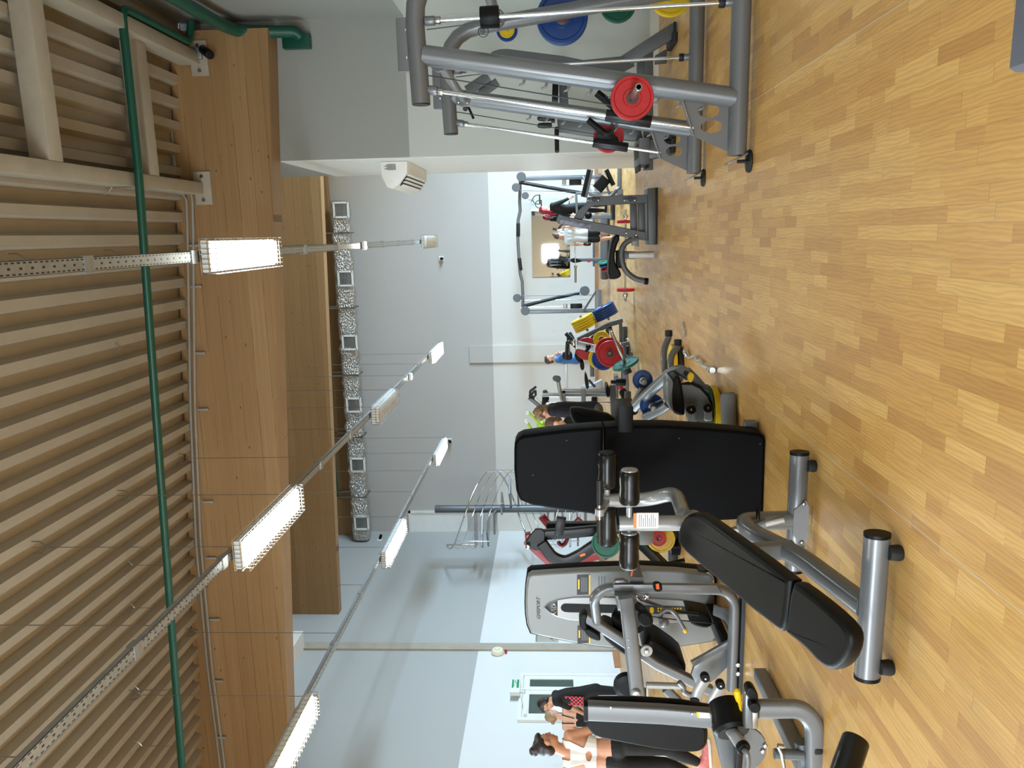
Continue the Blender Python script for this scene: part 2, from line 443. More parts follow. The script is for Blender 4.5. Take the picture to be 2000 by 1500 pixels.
def tray_mat():
    q = NT('perforated_galvanised'); co = q.coord(); sp = q.node('ShaderNodeSeparateXYZ'); q.link(co, sp.inputs[0])
    x, y, z = sp.outputs
    fy = q.math('FRACT', q.math('DIVIDE', y, 0.05))
    slot = q.math('MULTIPLY', q.math('GREATER_THAN', fy, 0.45), q.math('LESS_THAN', q.math('ABSOLUTE', q.math('SUBTRACT', q.math('ABSOLUTE', x), 0.032)), 0.0045))
    fy2 = q.math('FRACT', q.math('DIVIDE', y, 0.1))
    hole = q.math('MULTIPLY', q.math('LESS_THAN', q.math('ABSOLUTE', x), 0.007), q.math('LESS_THAN', q.math('ABSOLUTE', q.math('SUBTRACT', fy2, 0.5)), 0.12))
    s = q.math('MULTIPLY', q.math('MAXIMUM', slot, hole), q.math('LESS_THAN', z, 0.002))
    c = q.mix(q.noise(co, 14.0, 4.0), lin((150, 152, 154)), lin((188, 190, 190)))
    q.link(q.mix(s, c, lin((26, 24, 22))), q.b.inputs['Base Color'])
    q.link(q.math('MULTIPLY', q.math('SUBTRACT', 1.0, s), 0.75), q.b.inputs['Metallic']); q.set(Roughness=0.42)
    MT['tray'] = q.m
tray_mat()

def foil():
    q = NT('crumpled_foil'); co = q.coord()
    n = q.node('ShaderNodeTexVoronoi', feature='F1'); q.link(q.scale(co, (1, 2, 2)), n.inputs['Vector']); n.inputs['Scale'].default_value = 14.0
    h = q.math('ADD', n.outputs['Distance'], q.noise(co, 18.0, 4.0))
    q.bump(h, 0.9, 0.05); q.set(Roughness=0.28, Metallic=0.95); q.b.inputs['Base Color'].default_value = lin((200, 198, 194))
    MT['foil'] = q.m
foil()

mat('deck_paint', (164, 154, 138), 0.55, 0.0, 0.4, var=0.05, nsc=3)
mat('frame_white', (170, 161, 145), 0.5, var=0.08, nsc=5)
mat('green_paint', (10, 74, 58), 0.38, var=0.08)
mat('grey_frame', (112, 114, 117), 0.36, 0.3, 0.5, var=0.02, coat=0.25)
mat('dark_grey_frame', (92, 95, 98), 0.4, 0.3, var=0.03)
mat('silver_frame', (164, 166, 168), 0.3, 0.35, var=0.02, coat=0.3)
mat('silver_shroud', (132, 134, 134), 0.42, 0.2, var=0.02, nsc=2)
mat('chrome', (215, 216, 218), 0.14, 1.0, var=0.0)
mat('steel', (160, 158, 154), 0.3, 1.0, var=0.05)
mat('galvanised', (165, 167, 168), 0.42, 0.8, var=0.08, nsc=20)
mat('black_vinyl', (9, 9, 10), 0.45, 0, 0.2, var=0.08, bump=0.12, bsc=320)
mat('black_plastic', (9, 9, 10), 0.45, 0, 0.18, var=0.05)
mat('black_shroud', (8, 8, 10), 0.5, 0, 0.06, var=0.04, nsc=2)
mat('black_steel', (14, 14, 16), 0.35, 0.3, var=0.05)
mat('rubber', (12, 12, 13), 0.6, var=0.1, bump=0.1)
mat('foam', (12, 12, 13), 0.3, 0, 0.4, var=0.1, nsc=12, bump=0.25, bsc=14)
mat('grip', (18, 18, 18), 0.55, bump=0.6, bsc=90)
mat('grey_vinyl', (112, 114, 120), 0.45, bump=0.15, bsc=240)
mat('slate_vinyl', (92, 94, 108), 0.5, bump=0.2, bsc=200)
mat('plate_red', (178, 30, 36), 0.42, var=0.08, bump=0.1)
mat('plate_blue', (20, 62, 128), 0.42, var=0.08, bump=0.1)
mat('plate_yellow', (226, 190, 24), 0.4, var=0.06, bump=0.1)
mat('plate_green', (12, 88, 70), 0.42, var=0.08, bump=0.1)
mat('plate_black', (26, 26, 28), 0.5, var=0.1, bump=0.1)
mat('plate_hub', (92, 66, 62), 0.5, 0.4, var=0.1)
mat('red_frame', (128, 18, 26), 0.35, 0.2, var=0.04, coat=0.2)
mat('yellow_plastic', (238, 196, 20), 0.35, var=0.04)
mat('orange_plastic', (238, 110, 40), 0.4, var=0.02)
mat('white_plastic', (232, 232, 228), 0.4, var=0.02)
mat('white_paint', (230, 231, 228), 0.45, var=0.03)
mat('cream_plastic', (232, 224, 200), 0.45, var=0.02)
mat('baseboard_wood', (170, 120, 84), 0.5, var=0.1)
mat('white_trim', (226, 225, 220), 0.5, var=0.04)
mat('label_white', (238, 238, 238), 0.5, var=0)
mat('label_orange', (240, 120, 40), 0.5, var=0)
mat('label_black', (28, 28, 34), 0.5, var=0)
mat('ink', (60, 60, 64), 0.5, var=0)
mat('sign_green', (20, 120, 84), 0.4, var=0, emit=(20, 120, 84), es=0.25)
mat('sign_white', (240, 246, 244), 0.4, var=0, emit=(240, 246, 244), es=0.35)
mat('lime', (160, 205, 40), 0.4, var=0.03)
mat('cable', (34, 34, 36), 0.4)
mat('conduit', (150, 146, 140), 0.55, var=0.05)
mat('skin', (214, 160, 132), 0.5, var=0.04, nsc=20); mat('skin_fair', (226, 178, 152), 0.5, var=0.04, nsc=20); mat('skin_tan', (198, 142, 112), 0.5, var=0.04, nsc=20)
mat('hair_dark', (38, 28, 24), 0.45, var=0.25, nsc=60, bump=0.6, bsc=90)
mat('hair_blond', (166, 140, 104), 0.5, var=0.2, nsc=60, bump=0.6, bsc=90)
mat('hair_curly', (128, 100, 70), 0.55, var=0.3, nsc=40, bump=1.0, bsc=60)
mat('hair_brown', (84, 64, 50), 0.5, var=0.2, nsc=60, bump=0.6, bsc=90)
mat('hair_red', (150, 22, 40), 0.5, var=0.25, nsc=60, bump=0.6, bsc=90)
mat('cloth_black', (11, 11, 13), 0.8, var=0.1, bump=0.3, bsc=30)
mat('cloth_navy', (22, 24, 38), 0.8, var=0.1, bump=0.3, bsc=30)
mat('cloth_white', (228, 226, 222), 0.75, var=0.04, bump=0.3, bsc=30)
mat('cloth_pale', (205, 206, 208), 0.75, var=0.06, bump=0.4, bsc=26)
mat('cloth_blue', (78, 122, 186), 0.75, var=0.06, bump=0.3, bsc=30)
mat('cloth_red', (196, 44, 62), 0.75, var=0.1)
mat('cloth_grey', (96, 96, 100), 0.75, var=0.3, nsc=40)
mat('shoe_dark', (40, 40, 44), 0.6, var=0.1); mat('shoe_pink', (222, 130, 130), 0.6, var=0.2, nsc=30); mat('sole_white', (232, 230, 226), 0.6)
mat('eye_dark', (30, 24, 22), 0.3, var=0); mat('lips', (176, 96, 88), 0.5, var=0)
mat('sheet_pattern', (124, 124, 140), 0.45, 0.2, var=0.6, nsc=22)
mat('door_glass_dark', (66, 84, 78), 0.08, 0.0, 0.6, var=0.02)
mat('paper', (240, 240, 238), 0.7, var=0)
mat('lamp_off', (226, 224, 214), 0.35, var=0)
mat('lamp_warm', (240, 232, 205), 0.35, var=0, emit=(255, 240, 208), es=15.0)
mat('lamp_dim', (236, 232, 220), 0.35, var=0, emit=(255, 248, 230), es=0.9)
mat('lamp_on', (255, 255, 255), 0.35, var=0, emit=(248, 255, 244), es=LAMP_E)
mat('spot_on', (255, 255, 255), 0.35, var=0, emit=(255, 252, 240), es=60.0)
q = NT('mirror_silver'); q.set(Roughness=0.02, Metallic=1.0); q.b.inputs['Base Color'].default_value = (0.86, 0.89, 0.88, 1); MT['mirror'] = q.m
q = NT('window_glass'); q.set(Roughness=0.0); q.b.inputs['Transmission Weight'].default_value = 1.0; q.b.inputs['IOR'].default_value = 1.02; MT['glass'] = q.m
q = NT('grass_outside'); q.link(q.mix(q.noise(q.coord(), 0.6, 4.0), lin((120, 160, 90)), lin((176, 196, 140))), q.b.inputs['Base Color']); q.set(Roughness=0.9); MT['grass'] = q.m
q = NT('checker_print'); ck = q.node('ShaderNodeTexChecker'); q.link(q.coord(), ck.inputs[0]); ck.inputs['Scale'].default_value = 32.0
ck.inputs[1].default_value = lin((226, 74, 90)); ck.inputs[2].default_value = lin((20, 18, 22)); q.link(ck.outputs[0], q.b.inputs['Base Color']); q.set(Roughness=0.8); MT['checker'] = q.m
# ---------------------------------------------------------------- the hall
XL, XR, YN, YF, YB, XE, XP, YP = -9.5, 2.78, 10.5, 23.6, -5.0, 7.4, 1.03, 13.2
def boxs(name, lo, hi, m, bev=0.0): return struct(name, MB().aabb(lo, hi, bev), m)
boxs('floor', (XL - .3, YB - .3, -0.2), (XE + .3, YF + .3, 0), 'floor')
boxs('wall_back', (XL - .3, YF, 0), (XE + .3, YF + .3, 9.2), 'wall_paint')
mb = MB().aabb((XL - .3, 9.0, 0), (XL, YF, 9.2)); mb.aabb((XL - .3, YB - .3, 0), (XL, 9.0, .9)); mb.aabb((XL - .3, YB - .3, 3.5), (XL, 9.0, 9.2)); mb.aabb((XL - .3, YB - .3, .9), (XL, -2.0, 3.5))
struct('wall_left', mb, 'side_wall_paint')
boxs('wall_right', (XR, YB, 0), (XR + .3, YN, 7.2), 'near_wall_paint')
boxs('wall_front', (XP, YN, 0), (XE + .3, YP, 9.2), 'near_wall_paint')       # the block behind the cage, with the pale pier face on its side
# east wall of the far bay, open for a band of windows
mb = MB()
mb.aabb((XE, YP, 0), (XE + .3, YF, 0.8)); mb.aabb((XE, YP, 3.2), (XE + .3, YF, 9.2))
mb.aabb((XE, YP, 0.8), (XE + .3, 13.6, 3.2)); mb.aabb((XE, 19.6, 0.8), (XE + .3, YF, 3.2))
struct('wall_east', mb, 'wall_paint')
mb = MB()
mb.aabb((XL, YB - .3, 0), (-1.9, YB, 1.1)); mb.aabb((-.8, YB - .3, 0), (XR + .3, YB, 1.1)); mb.aabb((-1.9, YB - .3, 0), (-.8, YB, .9)); mb.aabb((XL, YB - .3, 3.5), (XR + .3, YB, 7.2))
mb.aabb((XL, YB - .3, 1.1), (-7.7, YB, 3.5)); mb.aabb((-3.1, YB - .3, 2.0), (XR + .3, YB, 3.5)); mb.aabb((-3.1, YB - .3, 1.1), (-1.9, YB, 2.0)); mb.aabb((-.8, YB - .3, 1.1), (XR + .3, YB, 2.0))
struct('wall_rear', mb, 'wall_paint')
def window(name, along, fixed, a, b, z0, z1, n):
    """a band of n panes in a white frame; along = 'x' or 'y'"""
    fr = MB(); gl = MB()
    def P(t, d, z): return (t, fixed + d, z) if along == 'x' else (fixed + d, t, z)
    def bx(m, t0, t1, d0, d1, za, zb): m.aabb(P(t0, d0, za), P(t1, d1, zb))
    w = (b - a) / n
    for i in range(n + 1): bx(fr, a + i*w - .035, a + i*w + .035, .08, .16, z0, z1)
    bx(fr, a + .04, b - .04, .082, .158, z0, z0 + .07); bx(fr, a + .04, b - .04, .082, .158, z1 - .07, z1)
    bx(gl, a, b, .115, .125, z0 + .05, z1 - .05)
    f = struct(name, fr, 'white_paint')
    struct('pane', gl, 'glass', parent=f)
window('window_1', 'y', XE, 13.6, 19.6, 0.8, 3.2, 4)
window('window_2', 'x', YB - .3, -7.7, -3.1, 1.1, 3.5, 4)
window('window_4', 'x', YB - .3, -1.9, -.8, .9, 2.0, 1)
window('window_west_added', 'y', XL - .3, -2.0, 9.0, 0.9, 3.5, 7)  # unseen window band, added so light reaches the pier from the left
boxs('ground_outside', (-40, -45, -0.6), (45, 60, -0.3), 'grass')

# near roof: trapezoidal steel deck, ribs running down the hall, rising gently to the left
def zdeck(X): return 6.27 - 0.070 * X
mb = MB(); P = 0.285; x = XL - .2; prof = []
while x < XR + .2:
    for dx, h in ((0, 0), (.10, 0), (.135, .115), (.25, .115)): prof.append((x + dx, h))
    x += P
v = []; f = []
for X, h in prof: v += [(X, YB - .3, zdeck(X) + h), (X, YN - .06, zdeck(X) + h)]
for i in range(len(prof) - 1): f.append((2*i, 2*i + 1, 2*i + 3, 2*i + 2))
mb.add(v, f)
struct('ceiling', mb, 'deck_paint', sharp=20)
boxs('ceiling_far', (XL - .3, YN - .4, 8.45), (XE + .3, YF + .3, 8.6), 'deck_paint')
# three glue-laminated beams across the hall
def beam(name, Y0, Y1, x0, x1, zb, zt):
    mb = MB(); v = []
    for X, q in ((x0, 0), (x1, 1)):
        for Y in (Y0, Y1):
            v += [(X, Y, zb[q]), (X, Y, zt[q])]
    mb.add(v, [(0, 1, 5, 4), (2, 6, 7, 3), (0, 4, 6, 2), (1, 3, 7, 5), (0, 2, 3, 1), (4, 5, 7, 6)])
    return struct(name, mb, 'glulam')
YA = 10.15
a0, a1 = PY(527, 200, YA), PY(562, 1410, YA); t0, t1 = PY(337, 200, YA), PY(382, 1410, YA)
def lerpz(a, b, X): return a.z + (b.z - a.z) * (X - a.x) / (b.x - a.x)
beam('beam_1', YA, YA + .33, XL, 2.61, (lerpz(a0, a1, XL), lerpz(a0, a1, 2.61)), (lerpz(t0, t1, XL), lerpz(t0, t1, 2.61)))
# soffit over the first beam closes the step up to the higher far roof
boxs('wall_upper', (XL - .3, YN - .02, 6.2), (XR + .3, YN + .1, 8.6), 'wall_paint')
b0, b1 = PY(628, 400, 18), PY(664, 1250, 18)
beam('beam_2', 18, 18.25, XL, XE, (lerpz(b0, b1, XL), lerpz(b0, b1, XE)), (8.5, 8.5))
c0, c1 = PY(636, 350, 23.3), PY(692, 1000, 23.3)
beam('beam_3', 23.3, 23.58, XL, XE, (lerpz(c0, c1, XL), lerpz(c0, c1, XE)), (8.5, 8.5))
# left wall: pale ledge, grey pilaster strip; far wall: strip and rail; skirtings
pz = PX(593, 1240, XL + .35)
boxs('trim_1', (XL, 11.5, pz.z), (XL + .45, pz.y, 8.4), 'white_trim')
ps = PX(800, 1264, XL)
mb = MB().aabb((XL, ps.y - .16, 0), (XL + .05, ps.y + .12, 8.4)); struct('trim_2', mb, 'frame_white')
q = PY(917, 690, YF)
boxs('trim_3', (PY(1000, 707, YF).x, YF - .06, 0), (PY(1000, 674, YF).x, YF, PY(917, 690, YF).z), 'wall_paint')
boxs('trim_4', (PY(1105, 800, YF).x, YF - .05, PY(1105, 700, YF).z - .03), (PY(1105, 708, YF).x, YF, PY(1105, 700, YF).z + .03), 'steel')
boxs('baseboard_back', (XL, YF - .03, 0), (XE, YF, .09), 'baseboard_wood')
boxs('baseboard_left', (XL, 15.6, 0), (XL + .03, YF, .12), 'baseboard_wood')
boxs('baseboard_left_near', (XL, YB, 0), (XL + .03, 13.6, .12), 'baseboard_wood')
boxs('baseboard_front', (XP, YN - .02, 0), (XR, YN, .11), 'white_trim')
# pale reveal on the pier's side
boxs('trim_5', (XP - .012, YN, 0), (XP, YP, lerpz(a0, a1, XP)), 'white_paint')

# ---- door in the left wall (two leaves, dark glass)
def YL(x, y): return PX(x, y, XL).y
ya, yb = YL(1024, 1320), YL(1018, 1410); zt = 2.13
D = struct('door_1', MB().aabb((XL, yb - .02, 0), (XL + .06, yb + .07, zt + .07)).aabb((XL, ya - .07, 0), (XL + .06, ya + .02, zt + .07)).aabb((XL, yb + .07, zt - .01), (XL + .06, ya - .07, zt + .07)), 'white_paint')
ym = yb + (ya - yb) * .62
for nm, s, e, gz in (('door_leaf', yb + .072, ym - .004, .85), ('door_leaf', ym + .004, ya - .072, 1.05)):
    mb = MB(); b = .13
    mb.aabb((XL + .005, s, 0.01), (XL + .05, s + b, zt - .02)); mb.aabb((XL + .005, e - b, .01), (XL + .05, e, zt - .02))
    mb.aabb((XL + .005, s + b, zt - .02 - b), (XL + .05, e - b, zt - .02)); mb.aabb((XL + .005, s + b, .01), (XL + .05, e - b, gz)); 
    lf = struct(nm, mb, 'white_paint', parent=D)
    struct('glazing', MB().aabb((XL + .01, s + b, gz), (XL + .03, e - b, zt - .02 - b)), 'door_glass_dark', parent=lf)
    if gz < 1:
        struct('handle', MB().tube([(XL + .05, e - .06, 1.05), (XL + .1, e - .06, 1.05), (XL + .1, e - .18, 1.05)], .011), 'steel', parent=lf)
        struct('notice', MB().aabb((XL + .03, s + .2, 1.2), (XL + .034, s + .42, 1.55)), 'paper', parent=lf)
struct('door_closer', MB().aabb((XL + .05, yb + .1, zt - .12), (XL + .11, yb + .32, zt - .05)).tube([(XL + .1, yb + .3, zt - .05), (XL + .16, yb + .5, zt - .02), (XL + .06, yb + .8, zt + .02)], .01), 'white_plastic', parent=D)
# pale hatch door high on the far wall by the stair landing
h0, h1 = PY(800, 1043, YF), PY(912, 997, YF)
fr = MB()
for lo, hi in (((h0.x, h1.z), (h0.x + .07, h0.z)), ((h1.x - .07, h1.z), (h1.x, h0.z)), ((h0.x, h0.z - .07), (h1.x, h0.z))):
    fr.aabb((lo[0], YF - .05, lo[1]), (hi[0], YF, hi[1]))
D2 = struct('door_2', fr, 'white_trim')
struct('door_leaf', MB().aabb((h0.x + .07, YF - .02, h1.z), (h1.x - .07, YF, h0.z - .07)), 'white_paint', parent=D2)

# ---- steel frame under the deck at right
t = thing('roof_frame', 'cream painted steel ladder frame bolted under the ribbed roof by the timber beam', 'steel frame', (1.3, 8, 5.6))
Z0 = lambda X: zdeck(X) - .16
rails = []
for (xa, ya_, xb, yb_) in ((0, 345, 360, 368), (107, 12, 362, 112)):
    p = PY(xb, yb_, YA - .1)
    d = PX(xa, ya_, p.x) if False else None
    rails.append(p.x)
xa_, xb_ = rails
for X in (xa_, xb_):
    part('rail', MB().aabb((X - .075, 3.0, Z0(X) - .14), (X + .075, YA - .02, Z0(X) + .14), .012), 'frame_white', t)
for y in (80, 275):
    Yc = None
    # depth at which a bar just under the deck shows at this height of the picture
    d = ray(y, 230); Yc = d.y * (Z0(1.3) - CAMH) / d.z
    part('cross_bar', MB().aabb((xa_ + .075, Yc - .1, Z0(1.3) - .1), (xb_ + 2.4 if y < 100 else xb_ - .075, Yc + .1, Z0(1.3) + .1), .012), 'frame_white', t)
for X in (xa_, xb_):
    b = part('bracket', MB().aabb((X - .21, YA - .03, Z0(X) - .24), (X + .21, YA - .002, Z0(X) - .02), .006), 'frame_white', t)
    for s in (-.15, .15):
        part('bolt', MB().cyl((X + s, YA - .05, Z0(X) - .13), (X + s, YA - .02, Z0(X) - .13), .022, 8), 'steel', b)

# ---- green pipes
def hook_rod(parent, top, bot, r=.004):
    mb = MB().tube([bot, top], r, 6)
    mb.tube([top, V(top) + V((.05, .0, .04)), V(top) + V((.08, 0, .10))], r * 1.2, 6).tube([top, V(top) + V((-.04, 0, .04)), V(top) + V((-.08, 0, .10))], r * 1.2, 6)
    return part('hanger', mb, 'steel', parent)
t = thing('pipe', 'long dark green pipe hung on rods below the ribbed roof', 'pipe', (0, 8.4, 5.6))
pts = [PY(237, 14, 8.4), PY(270, 330, 8.4), PY(355, 1495, 8.4)]
end = pts[-1] + (pts[-1] - pts[-2]) * .5
corner = pts[0]
part('pipe_run', MB().tube([V((XR - .12, YA - .2, corner.z - .04)), V((corner.x, YA - .25, corner.z - .02)), corner, pts[1], pts[2], end], .045, 12, fil=.12), 'green_paint', t)
for y in (315, 607, 1045, 1137, 1320, 1450):
    f_ = (y - 14) / (1495 - 14); p = corner.lerp(pts[2], f_)
    hook_rod(t, V((p.x, p.y, zdeck(p.x) - .06)), p + V((0, 0, .04)))
X = 2.59
t = thing('pipe', 'thick green pipe bend ending in a bolted flange beside the timber beam', 'pipe', tuple(PX(587, 62, X)))
fl_ = PY(588, 74, 10.34)
pp = [V((X, 6.2, PX(337, 8, X).z)), PX(440, 52, X), PX(470, 62, X), PX(575, 62, X), fl_]
part('pipe_run', MB().tube(pp, .075, 14, fil=.25), 'green_paint', t)
fb = part('flange', MB().aabb(PY(606, 93, 10.40), PY(549, 66, 10.40) + V((0, .09, 0)), .02), 'green_paint', t)
struct_far = PY(632, 655, 23.0), PY(660, 972, 23.0)
solo('pipe', MB().tube([struct_far[0] + V((1.2, 0, .03)), *struct_far, struct_far[1] + V((0, 0, -.12))], .035, 10, fil=.1), 'green_paint', 'thin green pipe along the far timber beam above the foil duct', 'pipe', tuple(struct_far[0]))

# ---- electrical conduits clipped along the first beam
t = thing('conduit', 'pair of grey cables clipped along the top of the first timber beam', 'cable', (0, YA, 5.9))
for k, dx in enumerate((0, 11)):
    pp = [PY(330 + dx * .2, 260 - 3 * dx, YA - .03), PY(345, 372 - dx * 1.2, YA - .03), PY(364 + dx, 385 - dx, YA - .03), PY(366 + dx, 440, YA - .03), PY(372 + dx * .8, 800, YA - .03), PY(383 + dx * .8, 1060, YA - .03), PY(405 + dx * .8, 1300, YA - .03), PY(430 + dx * .8, 1495, YA - .03)]
    pp.append(pp[-1] + (pp[-1] - pp[-2]) * 2)
    part('cable', MB().tube(pp, .018, 8, fil=.15), 'conduit', t)
for y in (480, 560, 690, 800, 980, 1090, 1210, 1330, 1440):
    a = PY(372 + (y - 440) * .055, y, YA - .035)
    part('clip', MB().aabb(a + V((-.015, -.012, -.11)), a + V((.015, .012, .04)), .003), 'conduit', t)

# ---- small devices
def camera_dome(p, label, away=(0, -1, 0), s=1.0):
    t = thing('security_camera', label, 'camera', tuple(p)); p = V(p); a = V(away)
    part('mount', MB().box(p + a * .03 * s, (.14 * s, .14 * s, .06 * s), U=(0, 0, 1), Vv=a.cross(V((0, 0, 1))), bev=.015), 'white_plastic', t)
    part('camera_body', MB().cyl(p + a * .05 * s, p + a * .2 * s + V((0, 0, -.05 * s)), .045 * s, 12, .01), 'black_plastic', t)
camera_dome(PY(862, 505, YF), 'small camera on the far wall below the end lamp of the straight tray')
camera_dome(PY(878, 860, YF), 'small camera on the far wall beside the end lamp over the stair')
camera_dome(PX(742, 1056, XL), 'small camera on the left wall by the left end of the foil duct', (1, 0, 0))
p = PY(414, 110, YA); t = thing('security_camera', 'black bullet camera on the timber beam with a grey junction box', 'camera', tuple(p))
part('camera_body', MB().cyl(p + V((.08, -.03, .1)), p + V((-.04, -.24, -.08)), .055, 14, .012), 'black_plastic', t)
part('arm', MB().tube([p + V((.1, -.005, .16)), p + V((.06, -.08, .08))], .015, 8), 'black_plastic', t)
part('junction_box', MB().box(PY(387, 106, YA) + V((0, -.035, 0)), (.14, .14, .07), U=(1, 0, 0), Vv=(0, 0, 1), bev=.012), 'galvanised', t)
p = PX(972, 1276, XL); t = thing('alarm_sounder', 'cream round alarm sounder with a red tip on the left wall', 'alarm', tuple(p))
part('housing', MB().lathe([(.13, 0), (.15, .02), (.15, .06), (.12, .1), (.07, .11), (.06, .13), (0.001, .13)], p, (1, 0, 0), 24), 'cream_plastic', t)
part('beacon', MB().ball(p + V((.05, 0, -.19)), (.04, .04, .035)), 'plate_red', t)
# exit sign on a stalk above the door
yc = YL(1008, 1355); p = V((XL + .16, yc, PX(1007, 1355, XL).z))
t = thing('exit_sign', 'green and white exit sign box fixed above the white door', 'sign', tuple(p))
part('housing', MB().aabb(p + V((-.05, -.24, -.105)), p + V((.03, .24, .105)), .012), 'white_plastic', t)
part('lit_panel', MB().aabb(p + V((.03, -.08, -.075)), p + V((.034, .22, .075)), .003), 'sign_green', t)
text('lettering', 'ВЫХОД', 'sign_white', t, p + V((.036, .07, 0)), (0, 1, 0), (0, 0, 1), .085, .001)
part('bracket', MB().cyl(p + V((-.02, -.05, -.2)), p + V((-.02, -.05, -.09)), .014, 8).cyl(p + V((-.16, -.05, -.2)), p + V((-.01, -.05, -.2)), .014, 8), 'white_plastic', t)
# mirrors
def wall_mirror(name, lo, hi, label, frame=.02):
    t = thing(name, label, 'mirror', tuple((V(lo) + V(hi)) / 2))
    part('glass', MB().aabb(lo, hi), 'mirror', t); return t
m0, m1 = PY(1040, 541, YF), PY(1112, 389, YF)
wall_mirror('wall_mirror', (m0.x, YF - .03, m1.z), (m1.x, YF - .002, m0.z), 'frameless mirror on the far wall between the cable towers')
m0, m1 = PX(1046, 1256, XL), PX(1090, 1222, XL)
wall_mirror('wall_mirror', (XL + .002, m0.y, m1.z), (XL + .03, m1.y, m0.z), 'mirror on the left wall behind the silver weight tower')

# ---- fan heater on the pier face
Yn, Yf = 10.85, 12.55; zt_ = PX(740, 313, XP).z
zt_ = CAMH + (ray(741, 315).z / ray(741, 315).y) * Yn; zb_ = CAMH + (ray(795, 313).z / ray(795, 313).y) * Yn; hh = zt_ - zb_
xo = -((ray(785, 366).x / ray(785, 366).y) * Yn - XP)
t = thing('fan_heater', 'white wall mounted fan heater with louvres on the pale pier', 'heater', (XP, (Yn + Yf) / 2, (zt_ + zb_) / 2))
prof = [(0, zt_), (xo * .55, zt_ - .02), (xo * .93, zt_ - hh * .22), (xo, zt_ - hh * .42), (xo * .86, zb_ + hh * .34), (xo * .45, zb_ + .01), (0, zb_)]
part('casing', MB().prism([(x, z) for x, z in prof], (XP - .015, Yf, 0), (-1, 0, 0), (0, 0, 1), Yf - Yn, .012) if False else MB().prism([(-x, z) for x, z in prof], (XP - .015, Yf, 0), (1, 0, 0), (0, 0, 1), Yf - Yn, .012), 'white_plastic', t)
A, B = V((XP - .015 - xo * .90, 0, zb_ + hh * .34)), V((XP - .015 - xo * .42, 0, zb_ + .012))
dn = (B - A).normalized(); nn = V((-dn.z, 0, dn.x)); nn = nn if nn.z < 0 else -nn
for i in range(4):
    c = A.lerp(B, (i + .5) / 4) + V((0, (Yn + Yf) / 2, 0)) + nn * .012
    part('louvre', MB().box(c, (Yf - Yn - .2, .06, .012), U=(0, 1, 0), Vv=(dn * .8 + nn * .6), bev=.004), 'white_plastic', t)
part('air_slot', MB().box((A + B) / 2 + V((0, (Yn + Yf) / 2, 0)) + nn * .003, (Yf - Yn - .12, (B - A).length * .92, .006), U=(0, 1, 0), Vv=dn), 'black_plastic', t)
lab = MB()
for i in range(7): lab.aabb((XP - .05 - i * .012, Yn - .004, zb_ + hh * .42 ), (XP - .055 - i * .012, Yn, zb_ + hh * .42 + .12 + .02 * (i % 3)))
part('rating_label', lab, 'ink', t)

# ---- foil-wrapped duct with grilles along the far wall
d0, d1 = PY(664, 393, 22.9), PY(708, 1060, 22.9)
t = thing('air_duct', 'foil wrapped ventilation duct under the far timber beam', 'duct', tuple(d0))
d1 = d0 + (d1 - d0) * min(1, (XL + .1 - d0.x) / (d1.x - d0.x)); n = 60; pts = [d0.lerp(d1, i / n) + V((0, .02 * math.sin(i * 1.7), .025 * math.sin(i * 2.3))) for i in range(n + 1)]
part('duct_run', MB().sweep(pts, rrect(.5, .52, .16, 4), up=(0, 0, 1), scale=[1 + .05 * math.sin(i * 3.1) + .03 * math.sin(i * 1.3) for i in range(n + 1)]), 'foil', t)
for y in (410, 544, 669, 791, 908, 1021):
    xx = 664 + (y - 393) / (1060 - 393) * 44 + 1
    c = PY(xx, y, 22.62)
    g = part('air_grille', MB().aabb(c + V((-.23, -.03, -.23)), c + V((.23, .02, -.18))).aabb(c + V((-.23, -.03, .18)), c + V((.23, .02, .23))).aabb(c + V((-.23, -.03, -.2)), c + V((-.18, .02, .2))).aabb(c + V((.18, -.03, -.2)), c + V((.23, .02, .2))), 'white_plastic', t)
    sl = MB()
    for i in range(9): sl.box(c + V((0, .0, -.16 + .04 * i)), (.38, .03, .006), U=(1, 0, 0), Vv=(0, 1, -.8))
    part('slats', sl, 'galvanised', g)
for y in (455, 600, 730, 850, 965):
    c = PY(664 + (y - 393) / 667 * 44, y, 22.9)
    part('strap', MB().aabb(c + V((-.02, -.3, -.29)), c + V((.02, .3, -.27))).aabb(c + V((-.02, -.3, -.29)), V((c.x + .02, c.y - .28, 8.44))).aabb(c + V((-.02, .28, -.29)), V((c.x + .02, c.y + .3, 8.44))), 'steel', t)

# ---- lamp trays
ZT = 4.40
def tray(X, y0, y1, label, xs):
    t = thing('lamp_tray', label, 'cable tray', (X, 0, ZT), group='lamp trays')
    mb = MB().aabb((-.045, y0, 0), (.045, y1, .004)).aabb((-.045, y0, 0), (-.042, y1, .05)).aabb((.042, y0, 0), (.045, y1, .05))
    part('channel', mb, 'tray', t, local=True)
    y = y0 + .4; k = 0
    while y < y1:
        part('coupler', MB().aabb((-.055, y - .05, -.008), (.055, y + .05, .055)), 'galvanised', t, local=True)
        yy = y + .35
        if yy < 10 or yy > 10.6:
            top = (zdeck(X) - .02 if yy < 10.3 else 8.45) - ZT
            part('hanger', MB().tube([(0, yy, .05), (0, yy, top)], .004, 6).tube([(0, yy, top - .16), (.06, yy, top - .08), (.06, yy, top)], .006, 6).tube([(0, yy, top - .16), (-.06, yy, top - .08), (-.06, yy, top)], .006, 6), 'steel', t, local=True)
        y += 1.5; k += 1
    return t
